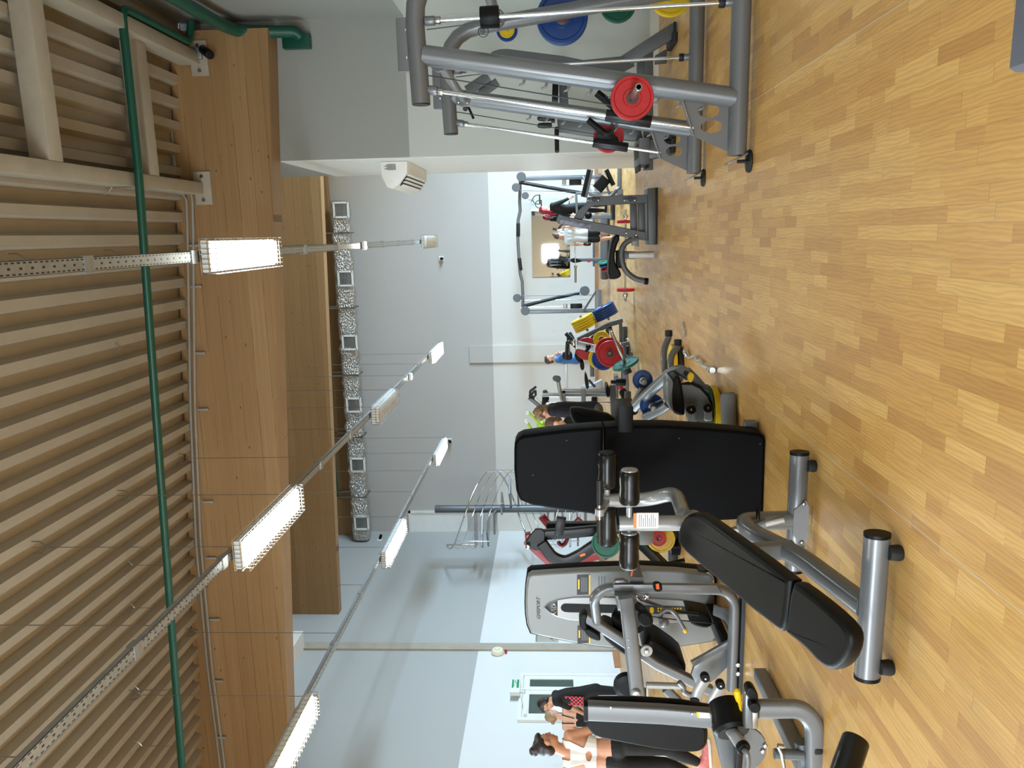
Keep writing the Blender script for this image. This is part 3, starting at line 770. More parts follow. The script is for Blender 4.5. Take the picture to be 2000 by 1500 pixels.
def lamp(X, y, em, label):
    t = thing('ceiling_lamp', label, 'lamp', (X, y, ZT - .02), group='caged lamps under the trays')
    L, Wd = 1.58, .27
    part('housing', MB().aabb((-Wd/2, -L/2, -.085), (Wd/2, L/2, -.0), .02), 'white_plastic', t, local=True)
    part('diffuser', MB().aabb((-Wd/2 + .022, -L/2 + .03, -.118), (Wd/2 - .022, L/2 - .03, -.08), .012), em, t, local=True)
    g = MB(); r = .0038; zb = -.15; a, b = Wd/2 + .015, L/2 + .02
    for i in range(8):
        x = -a + 2 * a * i / 7; g.tube([(x, -b, zb), (x, b, zb)], r, 5)
    for i in range(21):
        y_ = -b + 2 * b * i / 20; g.tube([(-a, y_, .0), (-a, y_, zb), (a, y_, zb), (a, y_, .0)], r, 5)
    for s in (-1, 1):
        for z in (-.005, -.075): g.tube([(-a, s * b, z), (a, s * b, z)], r, 5); g.tube([(s * a, -b, z), (s * a, b, z)], r, 5)
        for i in range(8):
            x = -a + 2 * a * i / 7; g.tube([(x, s * b, -.005), (x, s * b, zb)], r, 5)
    part('wire_guard', g, 'chrome', t, local=True)
    return t
def spot(X, y, label):
    t = thing('spot_lamp', label, 'lamp', (X, y, ZT - .01), group='small spot lamps under the trays')
    part('housing', MB().aabb((-.07, -.05, -.05), (.07, .05, 0), .01), 'white_plastic', t, local=True)
    part('lens', MB().aabb((-.055, -.04, -.062), (.055, .04, -.05), .006), 'spot_on', t, local=True)
TX = (FL(430, 500, ZT - .15).x, FL(590, 975, ZT - .15).x + .02, FL(612, 1390, ZT - .15).x)
tray(TX[0], -4.5, 18.2, 'perforated cable tray in line with the lamp nearest the ribbed roof frame', 0)
tray(TX[1], -4.5, 19.6, 'perforated cable tray crossing the middle of the hall, with three lamps', 0)
tray(TX[2], -4.5, 20.2, 'perforated cable tray closest to the left wall', 0)
for i, (X, ys) in enumerate(zip(TX, (((7.27, 'lamp_on', 'large lit caged lamp on the straight tray before the timber beam'), (18.6, 'lamp_off', 'small unlit caged lamp at the far end of the straight tray')),
                  ((7.34, 'lamp_on', 'large lit caged lamp on the middle tray before the first timber beam'), (12.9, 'lamp_off', 'unlit caged lamp half way down the middle tray'), (18.9, 'lamp_warm', 'warm lit caged lamp at the far end of the middle tray')),
                  ((7.3, 'lamp_on', 'lit caged lamp of the left tray cut by the picture edge'), (13.0, 'lamp_on', 'lit caged lamp half way down the left tray'), (18.9, 'lamp_on', 'lit caged lamp at the far end of the left tray'))))):
    for y, em, lb in ys: lamp(X, y, em, lb)
lamp(TX[0], 1.2, 'lamp_on', 'lit caged lamp on the straight tray above the viewer')
lamp(TX[1], 1.2, 'lamp_on', 'lit caged lamp on the middle tray above the viewer')
lamp(TX[2], 1.2, 'lamp_on', 'lit caged lamp on the left tray above the viewer')
spot(TX[0], 12.25, 'bright spot lamp on the straight tray'); spot(TX[1], 15.6, 'bright spot lamp on the middle tray')
# ================================================================ decline bench in the foreground
BX = -1.575
t = thing('decline_bench', 'black padded decline sit-up bench with foam rollers on a silver grey frame in the foreground', 'exercise bench', (BX, 3.6, 0))
Yb, Yr = 3.03, 4.06
fa, fb = PY(1713, 1046, Yb), PY(1694, 1320, Yb)
zf = (fa.z + fb.z) / 2
fa, fb = V((fa.x, Yb, zf)), V((fb.x, Yb, zf))
ra, rb = PY(1561, 886, Yr), PY(1551, 1112, Yr); zr = (ra.z + rb.z) / 2
ra, rb = V((ra.x, Yr, zr)), V((rb.x, Yr, zr))
for a, b, sec in ((fa, fb, oval(.085, .105, 20)), (ra, rb, oval(.08, .10, 20))):
    bar = part('base_bar', MB().sweep([a, b], sec, up=(0, 0, 1)), 'grey_frame', t)
    for p, s in ((a, 1), (b, -1)):
        part('end_cap', MB().sweep([p + V((.012 * s, 0, 0)), p - V((.004 * s, 0, 0))], [(x*1.03, y*1.03) for x, y in sec], up=(0, 0, 1)), 'black_plastic', bar)
    h = a.z - sec[5][1] if False else a.z
    for p, s in ((a, -1), (b, 1)):
        part('rubber_foot', MB().lathe([(.030, 0), (.034, .012), (.03, max(.03, h - .035))], (p.x + s * .06, p.y - .035 if p.y < 3.5 else p.y - .03, 0), (0, 0, 1), 18), 'rubber', bar)
# spine: up from the rear bar, over and down to the front bar
apex = V((BX, 4.10, .42))
sp = [V((BX, Yr, zr)), V((BX, Yr - .01, .30)), apex, V((BX, 3.62, .20)), V((BX, Yb + .02, zf + .012))]
part('spine', MB().sweep([V((BX, Yr, zr + .02)), V((BX, Yr - .02, .39)), V((BX, 3.86, .36)), V((BX, 3.56, .21)), V((BX, Yb + .03, zf + .015))], rrect(.085, .095, .03, 4), up=(1, 0, 0), fil=.12), 'grey_frame', t)
for Y, z, s in ((Yb, zf, 1), (Yr, zr, -1)):
    g = part('mounting_plate', MB().prism([(-.13, -.03), (-.10, .0), (-.07, .03), (.07, .03), (.10, 0), (.13, -.03), (.09, -.05), (-.09, -.05)], (BX, Y + .047 * s + (.008 if s < 0 else 0), z), (1, 0, 0), (0, 0, 1), .008), 'grey_frame', t)
    for dx in (-.11, .11): bolt(g, (BX + dx, Y + .05 * s - (0 if s > 0 else 0), z - .02), (0, s, 0), .011, 'steel')
# pads
P1 = V((BX, 4.12, .765)); dn = V((0, -.958, -.288)).normalized(); upv = -dn; U_ = V((1, 0, 0)); N_ = U_.cross(upv)
pad_hi = [(1322, 1050), (1326, 1024), (1338, 1006), (1356, 1000), (1372, 1008), (1540, 1132), (1540, 1142), (1531, 1228), (1520, 1236), (1344, 1086), (1328, 1068)]
pad_lo = [(1544, 1138), (1556, 1142), (1612, 1186), (1650, 1222), (1660, 1248), (1655, 1278), (1640, 1302), (1622, 1312), (1600, 1300), (1576, 1272), (1552, 1252), (1534, 1238), (1532, 1228)]
for pix, tk in ((pad_hi, .075), (pad_lo, .075)):
    mb = MB(); slab(mb, pix, P1, U_, upv, tk, .022, 1, 3)
    pd = part('back_pad' if pix is pad_hi else 'seat_pad', mb, 'black_vinyl', t)
part('pad_rail', MB().sweep([P1 - N_ * .11 + dn * .12, P1 - N_ * .11 + dn * 1.2], rrect(.06, .05, .012), up=N_), 'grey_frame', t)
part('pivot_plate', MB().sweep([V((BX, 3.66, .22)), V((BX, 3.62, .46))], rrect(.05, .09, .012), up=(1, 0, 0)), 'grey_frame', t)
# telescopic rack with pull knob
k0, k1 = V((BX + .0, 4.28, .30)), V((BX + .10, 3.80, .50))
part('adjuster_rack', MB().sweep([V((BX - .05, 4.02, .44)), V((BX + .02, 4.02, .16))], rrect(.035, .035, .004), up=(0, 1, 0)), 'steel', t)
part('adjuster_sleeve', MB().sweep([V((BX - .022, 4.02, .33)), V((BX - .005, 4.02, .26))], rrect(.06, .06, .008), up=(0, 1, 0)), 'grey_frame', t)
part('pull_pin', MB().cyl((BX + .03, 4.0, .30), (BX + .10, 3.98, .31), .011, 12, .003), 'black_plastic', t)
# the upright at the head end with the two pairs of rollers
Yp = 4.16
q0, q1 = PY(1345, 1024, Yp), PY(1207, 1020, Yp); xq = (q0.x + q1.x) / 2
post = part('roller_post', MB().sweep([V((xq, Yp + .10, .60)), V((xq, Yp, q0.z - .02)), V((xq, Yp, q1.z))], oval(.085, .108, 20), up=(0, 1, 0), fil=.12), 'silver_frame', t)
part('post_cap', MB().sweep([V((xq, Yp, q1.z - .004)), V((xq, Yp, q1.z + .012))], oval(.088, .111, 20), up=(0, 1, 0)), 'black_plastic', post)
lb = [PY(1238, 1003, Yp - .06), PY(1286, 1032, Yp - .06)]
part('safety_label', MB().aabb((lb[1].x, Yp - .0555, lb[1].z), (lb[0].x, Yp - .0445, lb[0].z)), 'label_white', post)
part('warning_strip', MB().aabb((lb[1].x, Yp - .0565, lb[0].z - .016), (lb[0].x, Yp - .045, lb[0].z)), 'label_orange', post)
ln = MB()
for i in range(9): ln.aabb((lb[1].x + .008, Yp - .0568, lb[0].z - .030 - .011 * i), (lb[0].x - .008 - (.02 if i % 3 == 2 else 0), Yp - .0556, lb[0].z - .033 - .011 * i))
part('small_print', ln, 'ink', post)
zr1 = PY(1229, 1020, Yp).z
for ya_, yb_ in ((918, 984), (1040, 1107)):
    a, b = PY(1228, ya_, Yp), PY(1228, yb_, Yp); a = V((a.x, Yp, zr1)); b = V((b.x, Yp, zr1))
    foam_roller(t, a, b, .057)
part('roller_axle', MB().cyl((PY(1228, 990, Yp).x, Yp, zr1), (PY(1228, 1046, Yp).x, Yp, zr1), .017, 12), 'silver_frame', t)
# hooked arm to the second pair
Yq = 4.62
zz = PY(1186, 960, Yq).z; xx = PY(1186, 978, Yq).x
part('hook_arm', MB().sweep([V((xq + .02, Yp + .08, .66)), V((xq + .06, Yq - .10, .66)), V((xx, Yq + .02, .80)), V((xx, Yq, zz + .02))], oval(.085, .09, 16), up=(1, 0, 0), fil=.16), 'silver_frame', t)
for ya_, yb_ in ((884, 951), (990, 1062)):
    foam_roller(t, V((PY(1186, ya_, Yq).x, Yq, zz)), V((PY(1186, yb_, Yq).x, Yq, zz)), .062, cap='black_plastic')
part('roller_axle', MB().cyl((PY(1186, 945, Yq).x, Yq, zz), (PY(1186, 995, Yq).x, Yq, zz), .018, 12), 'silver_frame', t)
# pull handle on a clamp
hz = PY(1171, 960, 4.40).z; hx = PY(1171, 1000, 4.40)
part('handle_clamp', MB().cyl((hx.x - .022, 4.40, hz), (hx.x + .022, 4.40, hz), .028, 16, .004).box((hx.x, 4.48, hz - .03), (.03, .16, .04), U=(1, 0, 0), Vv=(0, 1, -.3), bev=.006), 'silver_frame', t)
hd = part('handle_bar', MB().cyl((hx.x - .13, 4.40, hz), (hx.x + .19, 4.40, hz), .012, 12), 'steel', t)
for s, e in ((.045, .20), (-.20, -.05)):
    part('grip', MB().lathe([(.016, 0), (.018, .01)] + [(.018 - .002 * (i % 2), .01 + (e - s - .02) * i / 16) for i in range(17)] + [(.016, e - s)], (hx.x + s, 4.40, hz), (1, 0, 0), 16), 'grip', hd)

# ================================================================ machine seen from behind: black moulded shroud
t = thing('weight_tower', 'tall black moulded back panel of a weight machine in the middle of the hall', 'weight machine', (-1.62, 5.05, 0))
Ym = 4.97
out = [(1004, 880), (1005, 866), (1010, 857), (1022, 851), (1060, 846), (1110, 840), (1160, 836), (1230, 832), (1300, 832), (1370, 836), (1440, 842), (1484, 847), (1494, 853), (1496, 862), (1494, 930), (1492, 1000), (1486, 1010), (1440, 1016), (1380, 1019), (1300, 1018), (1220, 1012), (1150, 1004), (1090, 996), (1040, 988), (1016, 978), (1008, 960), (1004, 920)]
P0 = (0, Ym, 0)
mid = [p for p in out]
def cut(poly, x0, x1):
    """clip an outline to x0..x1 along the picture's long side"""
    def clip(pl, keep, xc):
        r = []
        for i in range(len(pl)):
            a, b = pl[i], pl[(i + 1) % len(pl)]
            if keep(a): r.append(a)
            if keep(a) != keep(b):
                f = (xc - a[0]) / (b[0] - a[0]); r.append((xc, a[1] + f * (b[1] - a[1])))
        return r
    poly = clip(poly, lambda p: p[0] >= x0, x0); return clip(poly, lambda p: p[0] <= x1, x1)
up_ = part('upper_cover', slab(MB(), cut(out, 900, 1178), P0, *FRONT, .19, .02, 0, 3), 'black_shroud', t)
lo_ = part('lower_cover', slab(MB(), cut(out, 1181, 1600), P0, *FRONT, .19, .02, 0, 3), 'black_shroud', t)
def shrink(pl, k):
    cx_, cy_ = sum(p[0] for p in pl) / len(pl), sum(p[1] for p in pl) / len(pl)
    return [(cx_ + (x - cx_) * k[0], cy_ + (y - cy_) * k[1]) for x, y in pl]
for x, y in ((1041, 928), (1107, 860), (1327, 856), (1200, 1000), (1485, 866), (1481, 1004), (1330, 1010), (1120, 1000)):
    p = PY(x, y, Ym - .001); part('screw', MB().lathe([(.006, 0), (.006, .004), (.001, .005)], p, (0, -1, 0), 10), 'black_steel', t)
c = PY(1220, 815, Ym - .02)
part('seat_clamp', MB().aabb(PY(1236, 842, Ym) + V((0, -.03, 0)), PY(1206, 792, Ym) + V((0, .22, 0)), .012), 'black_plastic', t)
# frame of the same machine beyond the shroud
part('back_pad', slab(MB(), [(1112, 802), (1118, 797), (1140, 799), (1204, 814), (1206, 838), (1180, 846), (1130, 840), (1116, 820)], (0, 5.55, 0), *FRONT, .1, .03, 1, 3), 'black_vinyl', t)
part('base_frame', MB().bar([(-1.62, 5.16, .05), (-1.62, 5.95, .05)], .09, .08).bar([(-1.95, 5.2, .05), (-1.3, 5.2, .05)], .09, .08), 'dark_grey_frame', t)
part('weight_stack', MB().aabb((-1.78, 5.2, .12), (-1.46, 5.34, .9)), 'black_steel', t)
part('guide_rod', MB().cyl((-1.70, 5.27, .1), (-1.70, 5.27, 1.5), .012).cyl((-1.54, 5.27, .1), (-1.54, 5.27, 1.5), .012), 'chrome', t)
part('crossbar', MB().bar([(-1.85, 5.3, 1.46), (-1.4, 5.3, 1.46)], .08, .06), 'dark_grey_frame', t)
part('seat_arm', MB().bar([TZ((1226, 800, 5.35))[0], TZ((1226, 770, 5.75))[0]], .05, .05), 'black_steel', t)

# ================================================================ silver weight tower with its seat frame
t = thing('leg_press_machine', 'silver weight tower and grey tube frame of a seated machine left of the bench', 'weight machine', (-3.2, 6.0, 0))
Yt = 6.27; P0 = (0, Yt, 0)
sil = [(1031, 1127), (1027, 1150), (1026, 1176), (1027, 1200), (1030, 1221), (1037, 1238), (1060, 1244), (1130, 1258), (1189, 1266), (1250, 1270), (1312, 1266), (1390, 1254), (1398, 1248), (1399, 1220), (1396, 1132), (1388, 1122), (1320, 1115), (1250, 1112), (1150, 1115), (1080, 1119), (1038, 1122)]
sh = part('front_shell', slab(MB(), sil, P0, *FRONT, .10, .02, 0, 3), 'silver_shroud', t)
rim = [(x + (-2 if x < 1040 else 0), y - 5 if y < 1135 else y + 1) for x, y in sil]
part('rear_shell', slab(MB(), rim, (0, Yt + .11, 0), *FRONT, .16, .02, 0, 2), 'black_shroud', t)
arch = [(1062, 1187), (1072, 1178), (1092, 1171), (1120, 1167), (1160, 1166), (1240, 1168), (1330, 1172), (1380, 1182), (1388, 1192), (1380, 1202), (1330, 1216), (1250, 1222), (1160, 1216), (1110, 1211), (1086, 1205), (1070, 1196)]
part('recess_frame', slab(MB(), arch, (0, Yt - .012, 0), *FRONT, .02, .008, 0, 2), 'silver_frame', sh)
part('stack_window', slab(MB(), [(1095, 1187), (1097, 1182), (1102, 1179), (1110, 1179), (1340, 1185), (1340, 1200), (1110, 1196), (1102, 1195), (1097, 1192)], (0, Yt - .0145, 0), *FRONT, .006), 'black_plastic', sh)
em = part('emblem_badge', slab(MB(), [(1064, 1187), (1072, 1180), (1089, 1174), (1089, 1203), (1074, 1197)], (0, Yt - .016, 0), *FRONT, .008, .002), 'black_steel', sh)
p = PY(1082, 1189, Yt - .018); ring = [p + V((.046 * math.cos(a), 0, .026 * math.sin(a))) for a in [2*PI*i/24 for i in range(24)]]
part('emblem_ring', MB().tube(ring, .003, 6, close=True), 'chrome', em)
text('emblem_letters', 'ΛD', 'chrome', em, p, (1, 0, 0), (0, 0, 1), .058, .002, .25)
text('brand_lettering', 'GMSPORT', 'ink', sh, PY(1052, 1189, Yt - .002), (1, 0, 0), (0, 0, 1), .046, .002, .35)
for (xa, ya_, xb, yb_) in ((1127, 1123, 1153, 1161), (1128, 1222, 1153, 1256)):
    pl = part('instruction_plate', slab(MB(), [(xa, ya_), (xb, ya_ - 1), (xb, yb_), (xa, yb_ + 1)], (0, Yt - .003, 0), *FRONT, .004), 'label_black', sh)
    part('yellow_bar', slab(MB(), [(xb - 3, ya_), (xb, ya_), (xb, yb_), (xb - 3, yb_)], (0, Yt - .0045, 0), *FRONT, .003), 'yellow_plastic', pl)
    part('heading', slab(MB(), [(xa + 2, ya_ + 9), (xa + 5, ya_ + 9), (xa + 5, yb_ - 10), (xa + 2, yb_ - 10)], (0, Yt - .0045, 0), *FRONT, .003), 'yellow_plastic', pl)
    ln = MB()
    for i in range(6): slab(ln, [(xa + 8 + 2.2*i, ya_ + 5), (xa + 8.8 + 2.2*i, ya_ + 5), (xa + 8.8 + 2.2*i, yb_ - 5), (xa + 8 + 2.2*i, yb_ - 5)], (0, Yt - .0042, 0), *FRONT, .002)
    part('small_print', ln, 'grey_frame', pl)
for i in range(3): part('vent_slot', slab(MB(), [(1168 + 5.5*i, 1127), (1171 + 5.5*i, 1126), (1171 + 5.5*i, 1161), (1168 + 5.5*i, 1160)], (0, Yt - .002, 0), *FRONT, .004, .001), 'dark_grey_frame', sh)
part('weight_scale', slab(MB(), [(1240, 1183), (1340, 1185), (1340, 1200), (1240, 1198)], (0, Yt - .016, 0), *FRONT, .004), 'label_black', sh)
mb = MB()
for i in range(9):
    for j in range(2): slab(mb, [(1284 + 5.5*i, 1187 + 5*j), (1287 + 5.5*i, 1187 + 5*j), (1287 + 5.5*i, 1190 + 5*j), (1284 + 5.5*i, 1190 + 5*j)], (0, Yt - .0175, 0), *FRONT, .003)
slab(mb, [(1269, 1186), (1277, 1186), (1277, 1198), (1269, 1198)], (0, Yt - .0175, 0), *FRONT, .003, 0, 1)
part('scale_numbers', mb, 'yellow_plastic', sh)
part('bottle_clip', MB().torus(PY(1383, 1133, Yt - .02), (.2, -.6, .8), .06, .008), 'steel', t)
G = 'grey_frame'
# main loop: base, upright, bend over the top
Yg = 5.38
pp = [PY(1447, 1346, Yg), PY(1440, 1151, Yg), PY(1183, 1148, Yg), PY(1160, 1166, Yg), PY(1166, 1216, Yg + .15)]
pp[0].z = pp[1].z = .07
part('main_frame', MB().sweep(pp, rrect(.075, .085, .03, 4), up=(0, 1, 0), fil=.16, k=8), G, t)
part('frame_cover', slab(MB(), [(1197, 1142), (1400, 1143), (1412, 1160), (1200, 1158)], (0, Yg - .05, 0), *FRONT, .02, .008), G, t)
part('rubber_foot', MB().aabb(PY(1452, 1345, Yg) + V((-.02, -.05, -.03)), V((pp[1].x, Yg + .05, .03)), .008), 'rubber', t)
part('side_brace', slab(MB(), [(1198, 1141), (1202, 1134), (1218, 1133), (1227, 1138), (1228, 1144), (1196, 1146)], (0, Yg - .02, 0), *FRONT, .05, .008), G, t)
part('adjuster_knob', slab(MB(), [(1276, 1140), (1290, 1140), (1294, 1147), (1293, 1156), (1280, 1157), (1276, 1150)], (0, Yg - .07, 0), *FRONT, .05, .012, 1), 'black_plastic', t)
part('knob_mark', slab(MB(), [(1281, 1141), (1287, 1140), (1288, 1151), (1282, 1151)], (0, Yg - .073, 0), *FRONT, .006), 'orange_plastic', t)
for x in (1243, 1262): bolt(t, PY(x, 1165, Yg - .045), (0, -1, 0), .022)
# beam coming forward from behind the rollers, with an orange tag
pb = [PY(1240, 1100, 5.0), PY(1243, 1141, 5.36)]
part('link_beam', MB().sweep([PY(1230, 1090, 5.9), PY(1244, 1142, Yg)], rrect(.115, .10, .01), up=(0, 0, 1)), 'dark_grey_frame', t)
part('orange_tag', MB().tube(TZ((1236, 1108, 5.33), (1235, 1114, 5.33), (1233, 1125, 5.33)), .007, 6), 'orange_plastic', t)
# swing arm
sa = TY(5.22, (1222, 1166), (1226, 1190), (1234, 1262), (1246, 1366))
arm = part('swing_arm', MB().sweep(sa, rrect(.11, .06, .018), up=(0, 1, 0), fil=.1), G, t)
part('arm_mount', slab(MB(), [(1201, 1164), (1243, 1163), (1245, 1176), (1230, 1196), (1207, 1194), (1204, 1180)], (0, 5.26, 0), *FRONT, .08, .012), G, t)
bolt(arm, PY(1242, 1354, 5.185), (0, -1, 0), .036, 'silver_frame'); 
for x, y in ((1227, 1249), (1228, 1264)): bolt(arm, PY(x, y, 5.19), (0, -1, 0), .006)
part('pivot_ear', MB().cyl(PY(1263, 1272, 5.2), PY(1263, 1272, 5.2) + V((0, .02, 0)), .045, 20, .004), 'silver_frame', t)
bolt(t, PY(1263, 1272, 5.195), (0, -1, 0), .018)
# inclined seat rail with pads
rl = TY(5.52, (1142, 1203), (1172, 1216), (1215, 1250), (1282, 1296), (1352, 1332), (1388, 1348))
part('seat_rail', MB().sweep([rl[0], rl[2], rl[3], rl[5]], rrect(.075, .075, .015), up=(0, 1, 0)), G, t)
part('rail_cap', slab(MB(), [(1131, 1206), (1140, 1199), (1148, 1202), (1144, 1214), (1146, 1224), (1150, 1232), (1142, 1236), (1132, 1226)], (0, 5.47, 0), *FRONT, .1, .015, 1), 'black_plastic', t)
part('head_pad', slab(MB(), [(1140, 1230), (1150, 1228), (1170, 1240), (1174, 1248), (1170, 1254), (1148, 1246)], (0, 5.46, 0), *FRONT, .14, .02, 1), 'black_vinyl', t)
part('back_pad', slab(MB(), [(1176, 1240), (1184, 1234), (1200, 1240), (1232, 1262), (1232, 1284), (1220, 1282), (1186, 1256)], (0, 5.6, 0), *FRONT, .3, .025, 1), 'black_vinyl', t)
part('seat_pad', slab(MB(), [(1268, 1250), (1286, 1256), (1336, 1292), (1342, 1306), (1336, 1328), (1318, 1330), (1262, 1300), (1256, 1272)], (0, 5.62, 0), *FRONT, .34, .03, 1), 'black_vinyl', t)
part('gusset', slab(MB(), [(1350, 1318), (1358, 1294), (1438, 1252), (1442, 1282), (1398, 1326), (1378, 1340), (1360, 1336)], (0, 5.46, 0), *FRONT, .03, .006), G, t)
part('brace', MB().sweep(TY(5.43, (1352, 1296), (1438, 1248)), rrect(.05, .03, .008), up=(0, 1, 0)), G, t)
for y in (1298, 1315): bolt(t, PY(1441, y, Yg - .042), (0, -1, 0), .02)
# cam, stop pad, cable and lower seat
part('cam', MB().cyl(PY(1231, 1208, 5.75), PY(1231, 1208, 5.75) + V((0, .03, 0)), .15, 32, .006), 'black_plastic', t)
part('cam_hub', MB().cyl(PY(1233, 1210, 5.73), PY(1233, 1210, 5.73) + V((0, .04, 0)), .09, 24, .006), 'dark_grey_frame', t)
part('stop_pad', slab(MB(), [(1246, 1208), (1252, 1198), (1264, 1198), (1276, 1208), (1276, 1222), (1262, 1227), (1250, 1222)], (0, 5.12, 0), *FRONT, .08, .02, 1), 'black_vinyl', t)
part('round_pad', MB().lathe([(.06, 0), (.098, .012), (.102, .04), (.098, .07), (.06, .08)], PY(1225, 1345, 5.30), (0, 1, 0), 28), 'black_plastic', t)
part('cable', MB().tube(TZ((1247, 1168, 5.3), (1250, 1172, 5.3), (1318, 1193, 5.6), (1364, 1198, 5.7)), .008, 6).tube(TZ((1262, 1172, 5.3), (1324, 1196, 5.6), (1364, 1202, 5.7)), .006, 6).tube(TZ((1272, 1204, 5.2), (1330, 1212, 5.5), (1405, 1218, 5.8)), .005, 6), 'cable', t)
part('lower_seat', slab(MB(), [(1340, 1192), (1366, 1196), (1384, 1200), (1392, 1212), (1391, 1224), (1378, 1229), (1352, 1222), (1345, 1212), (1346, 1204)], (0, 5.75, 0), *FRONT, .2, .025, 1), 'black_vinyl', t)
part('handle', MB().tube(TY(5.35, (1296, 1222), (1288, 1206), (1296, 1192), (1310, 1190), (1320, 1200), (1330, 1218), (1338, 1231)), .016, 10, fil=.05), G, t)
part('handle_tip', MB().cyl(*TY(5.35, (1336, 1228), (1340, 1234)), .017, 12, .003), 'yellow_plastic', t)
part('handle_knob', MB().ball(PY(1297, 1216, 5.3), .038), G, t)
part('foot_rail', MB().sweep(TZ((1400, 1192, 6.0), (1420, 1200, 5.7), (1438, 1222, 5.4)), rrect(.06, .09, .01), up=(0, 1, 0)), G, t)
part('cross_strut', MB().bar(TZ((1430, 1222, 5.9), (1432, 1262, 5.5)), .07, .05), 'black_steel', t)
part('floor_rail', MB().aabb((-3.3, 5.5, .02), (-3.2, 6.5, .1), .01), 'black_steel', t)
part('stand_foot', MB().aabb((-3.56, 6.3, 0), (-2.9, 6.42, .16), .01), 'black_steel', t)
# pedal levers with black bearing knobs
for (a, b) in (((1378, 1326), (1358, 1372)), ((1408, 1340), (1386, 1390))):
    lv = part('pedal_lever', MB().sweep(TY(5.1, a, ((a[0]+b[0])/2 - 4, (a[1]+b[1])/2), b), oval(.085, .04, 14), up=(0, 1, 0)), 'silver_frame', t)
    for q in (a, b):
        part('bearing_knob', MB().cyl(PY(q[0], q[1], 5.07), PY(q[0], q[1], 5.07) + V((0, .05, 0)), .033, 18, .006), 'black_plastic', lv)
        bolt(lv, PY(q[0], q[1], 5.068), (0, -1, 0), .009)
part('push_rod', MB().cyl(*TY(5.18, (1262, 1338), (1328, 1340)), .024, 14), 'silver_frame', t)
part('hook', MB().tube(TY(5.12, (1326, 1332), (1336, 1342), (1334, 1350), (1346, 1358), (1364, 1354), (1374, 1344), (1376, 1328)), .02, 10, fil=.04), G, t)
part('leg', MB().sweep(TZ((1300, 1345, 5.6), (1325, 1370, 5.6)), rrect(.07, .05, .01), up=(0, 1, 0)), 'dark_grey_frame', t)

# ================================================================ seated machine at the left picture edge, seen from behind
t = thing('leg_extension_machine', 'grey leg machine with a tall black backrest at the left edge, seen from behind', 'weight machine', (-2.6, 4.0, 0))
Ys = 4.15
bk = [(1140, 1378), (1144, 1370), (1156, 1366), (1240, 1366), (1330, 1372), (1400, 1384), (1420, 1392), (1420, 1410), (1146, 1392)]
part('side_pad', slab(MB(), bk, (0, Ys + .06, 0), *FRONT, .05, .015, 0), 'black_vinyl', t)
sp_ = part('spine', MB().sweep([PY(1146, 1387, Ys), PY(1290, 1394, Ys), PY(1438, 1406, Ys - .05)], rrect(.105, .07, .012), up=(0, 1, 0)), G, t)
part('spine_cap', MB().sweep([PY(1140, 1387, Ys), PY(1148, 1387, Ys)], rrect(.112, .076, .014), up=(0, 1, 0)), 'black_plastic', t)
bolt(sp_, PY(1193, 1382, Ys - .036), (0, -1, 0), .009); bolt(sp_, PY(1352, 1394, Ys - .07), (0, -1, 0), .009)
part('safety_label', slab(MB(), [(1360, 1391), (1386, 1393), (1387, 1403), (1362, 1402)], (0, Ys - .078, 0), *FRONT, .004), 'label_white', sp_)
part('warning_strip', slab(MB(), [(1360, 1391), (1364, 1391), (1366, 1402), (1362, 1402)], (0, Ys - .0795, 0), *FRONT, .004), 'yellow_plastic', sp_)
bp = [(1142, 1396), (1154, 1400), (1250, 1406), (1370, 1414), (1382, 1420), (1385, 1440), (1382, 1460), (1372, 1469), (1350, 1471), (1290, 1465), (1210, 1450), (1160, 1440), (1148, 1428), (1142, 1412)]
part('back_pad', slab(MB(), bp, (0, Ys + .12, 0), *FRONT, .12, .035, 1, 3), 'black_vinyl', t)
part('back_pad_board', slab(MB(), [(x * .96 + 50, y * .96 + 58) for x, y in bp], (0, Ys + .105, 0), *FRONT, .03, .01, 1), 'black_plastic', t)
# black roller guard with its axle and handle
Yk = 3.85
a, b = PY(1412, 1366, Yk + .12), PY(1432, 1432, Yk - .04)
part('roller_guard', MB().lathe([(.05, 0), (.085, .015), (.088, .08), (.098, (b - a).length * .6), (.10, (b - a).length - .02), (.085, (b - a).length), (.03, (b - a).length)], a, b - a, 28), 'black_plastic', t)
part('axle', MB().cyl(PY(1428, 1426, Yk - .05), PY(1450, 1458, Yk - .16), .034, 18, .004), 'silver_frame', t)
part('axle_collar', MB().cyl(PY(1448, 1455, Yk - .15), PY(1454, 1464, Yk - .18), .038, 18, .006), 'black_plastic', t)
part('handle', MB().tube(TZ((1450, 1460, Yk - .16), (1458, 1470, Yk - .2), (1461, 1482, Yk - .2), (1458, 1520, Yk - .2)), .016, 10, fil=.03), G, t)
part('cam_plate', slab(MB(), [(1442, 1422), (1462, 1420), (1484, 1430), (1497, 1448), (1498, 1470), (1488, 1490), (1470, 1505), (1444, 1508)], (0, Yk + .02, 0), *FRONT, .02, .004, 1), G, t)
for x, y in ((1494, 1456), (1489, 1467)): bolt(t, PY(x, y, Yk + .015), (0, -1, 0), .014)
part('weight_arm', MB().sweep(TZ((1408, 1420, Yk + .1), (1430, 1510, Yk + .1)), rrect(.10, .06, .012), up=(0, 1, 0)), 'dark_grey_frame', t)
part('link_bar', MB().sweep(TZ((1446, 1440, Yk), (1440, 1515, Yk)), rrect(.04, .03, .006), up=(0, 1, 0)), 'black_steel', t)
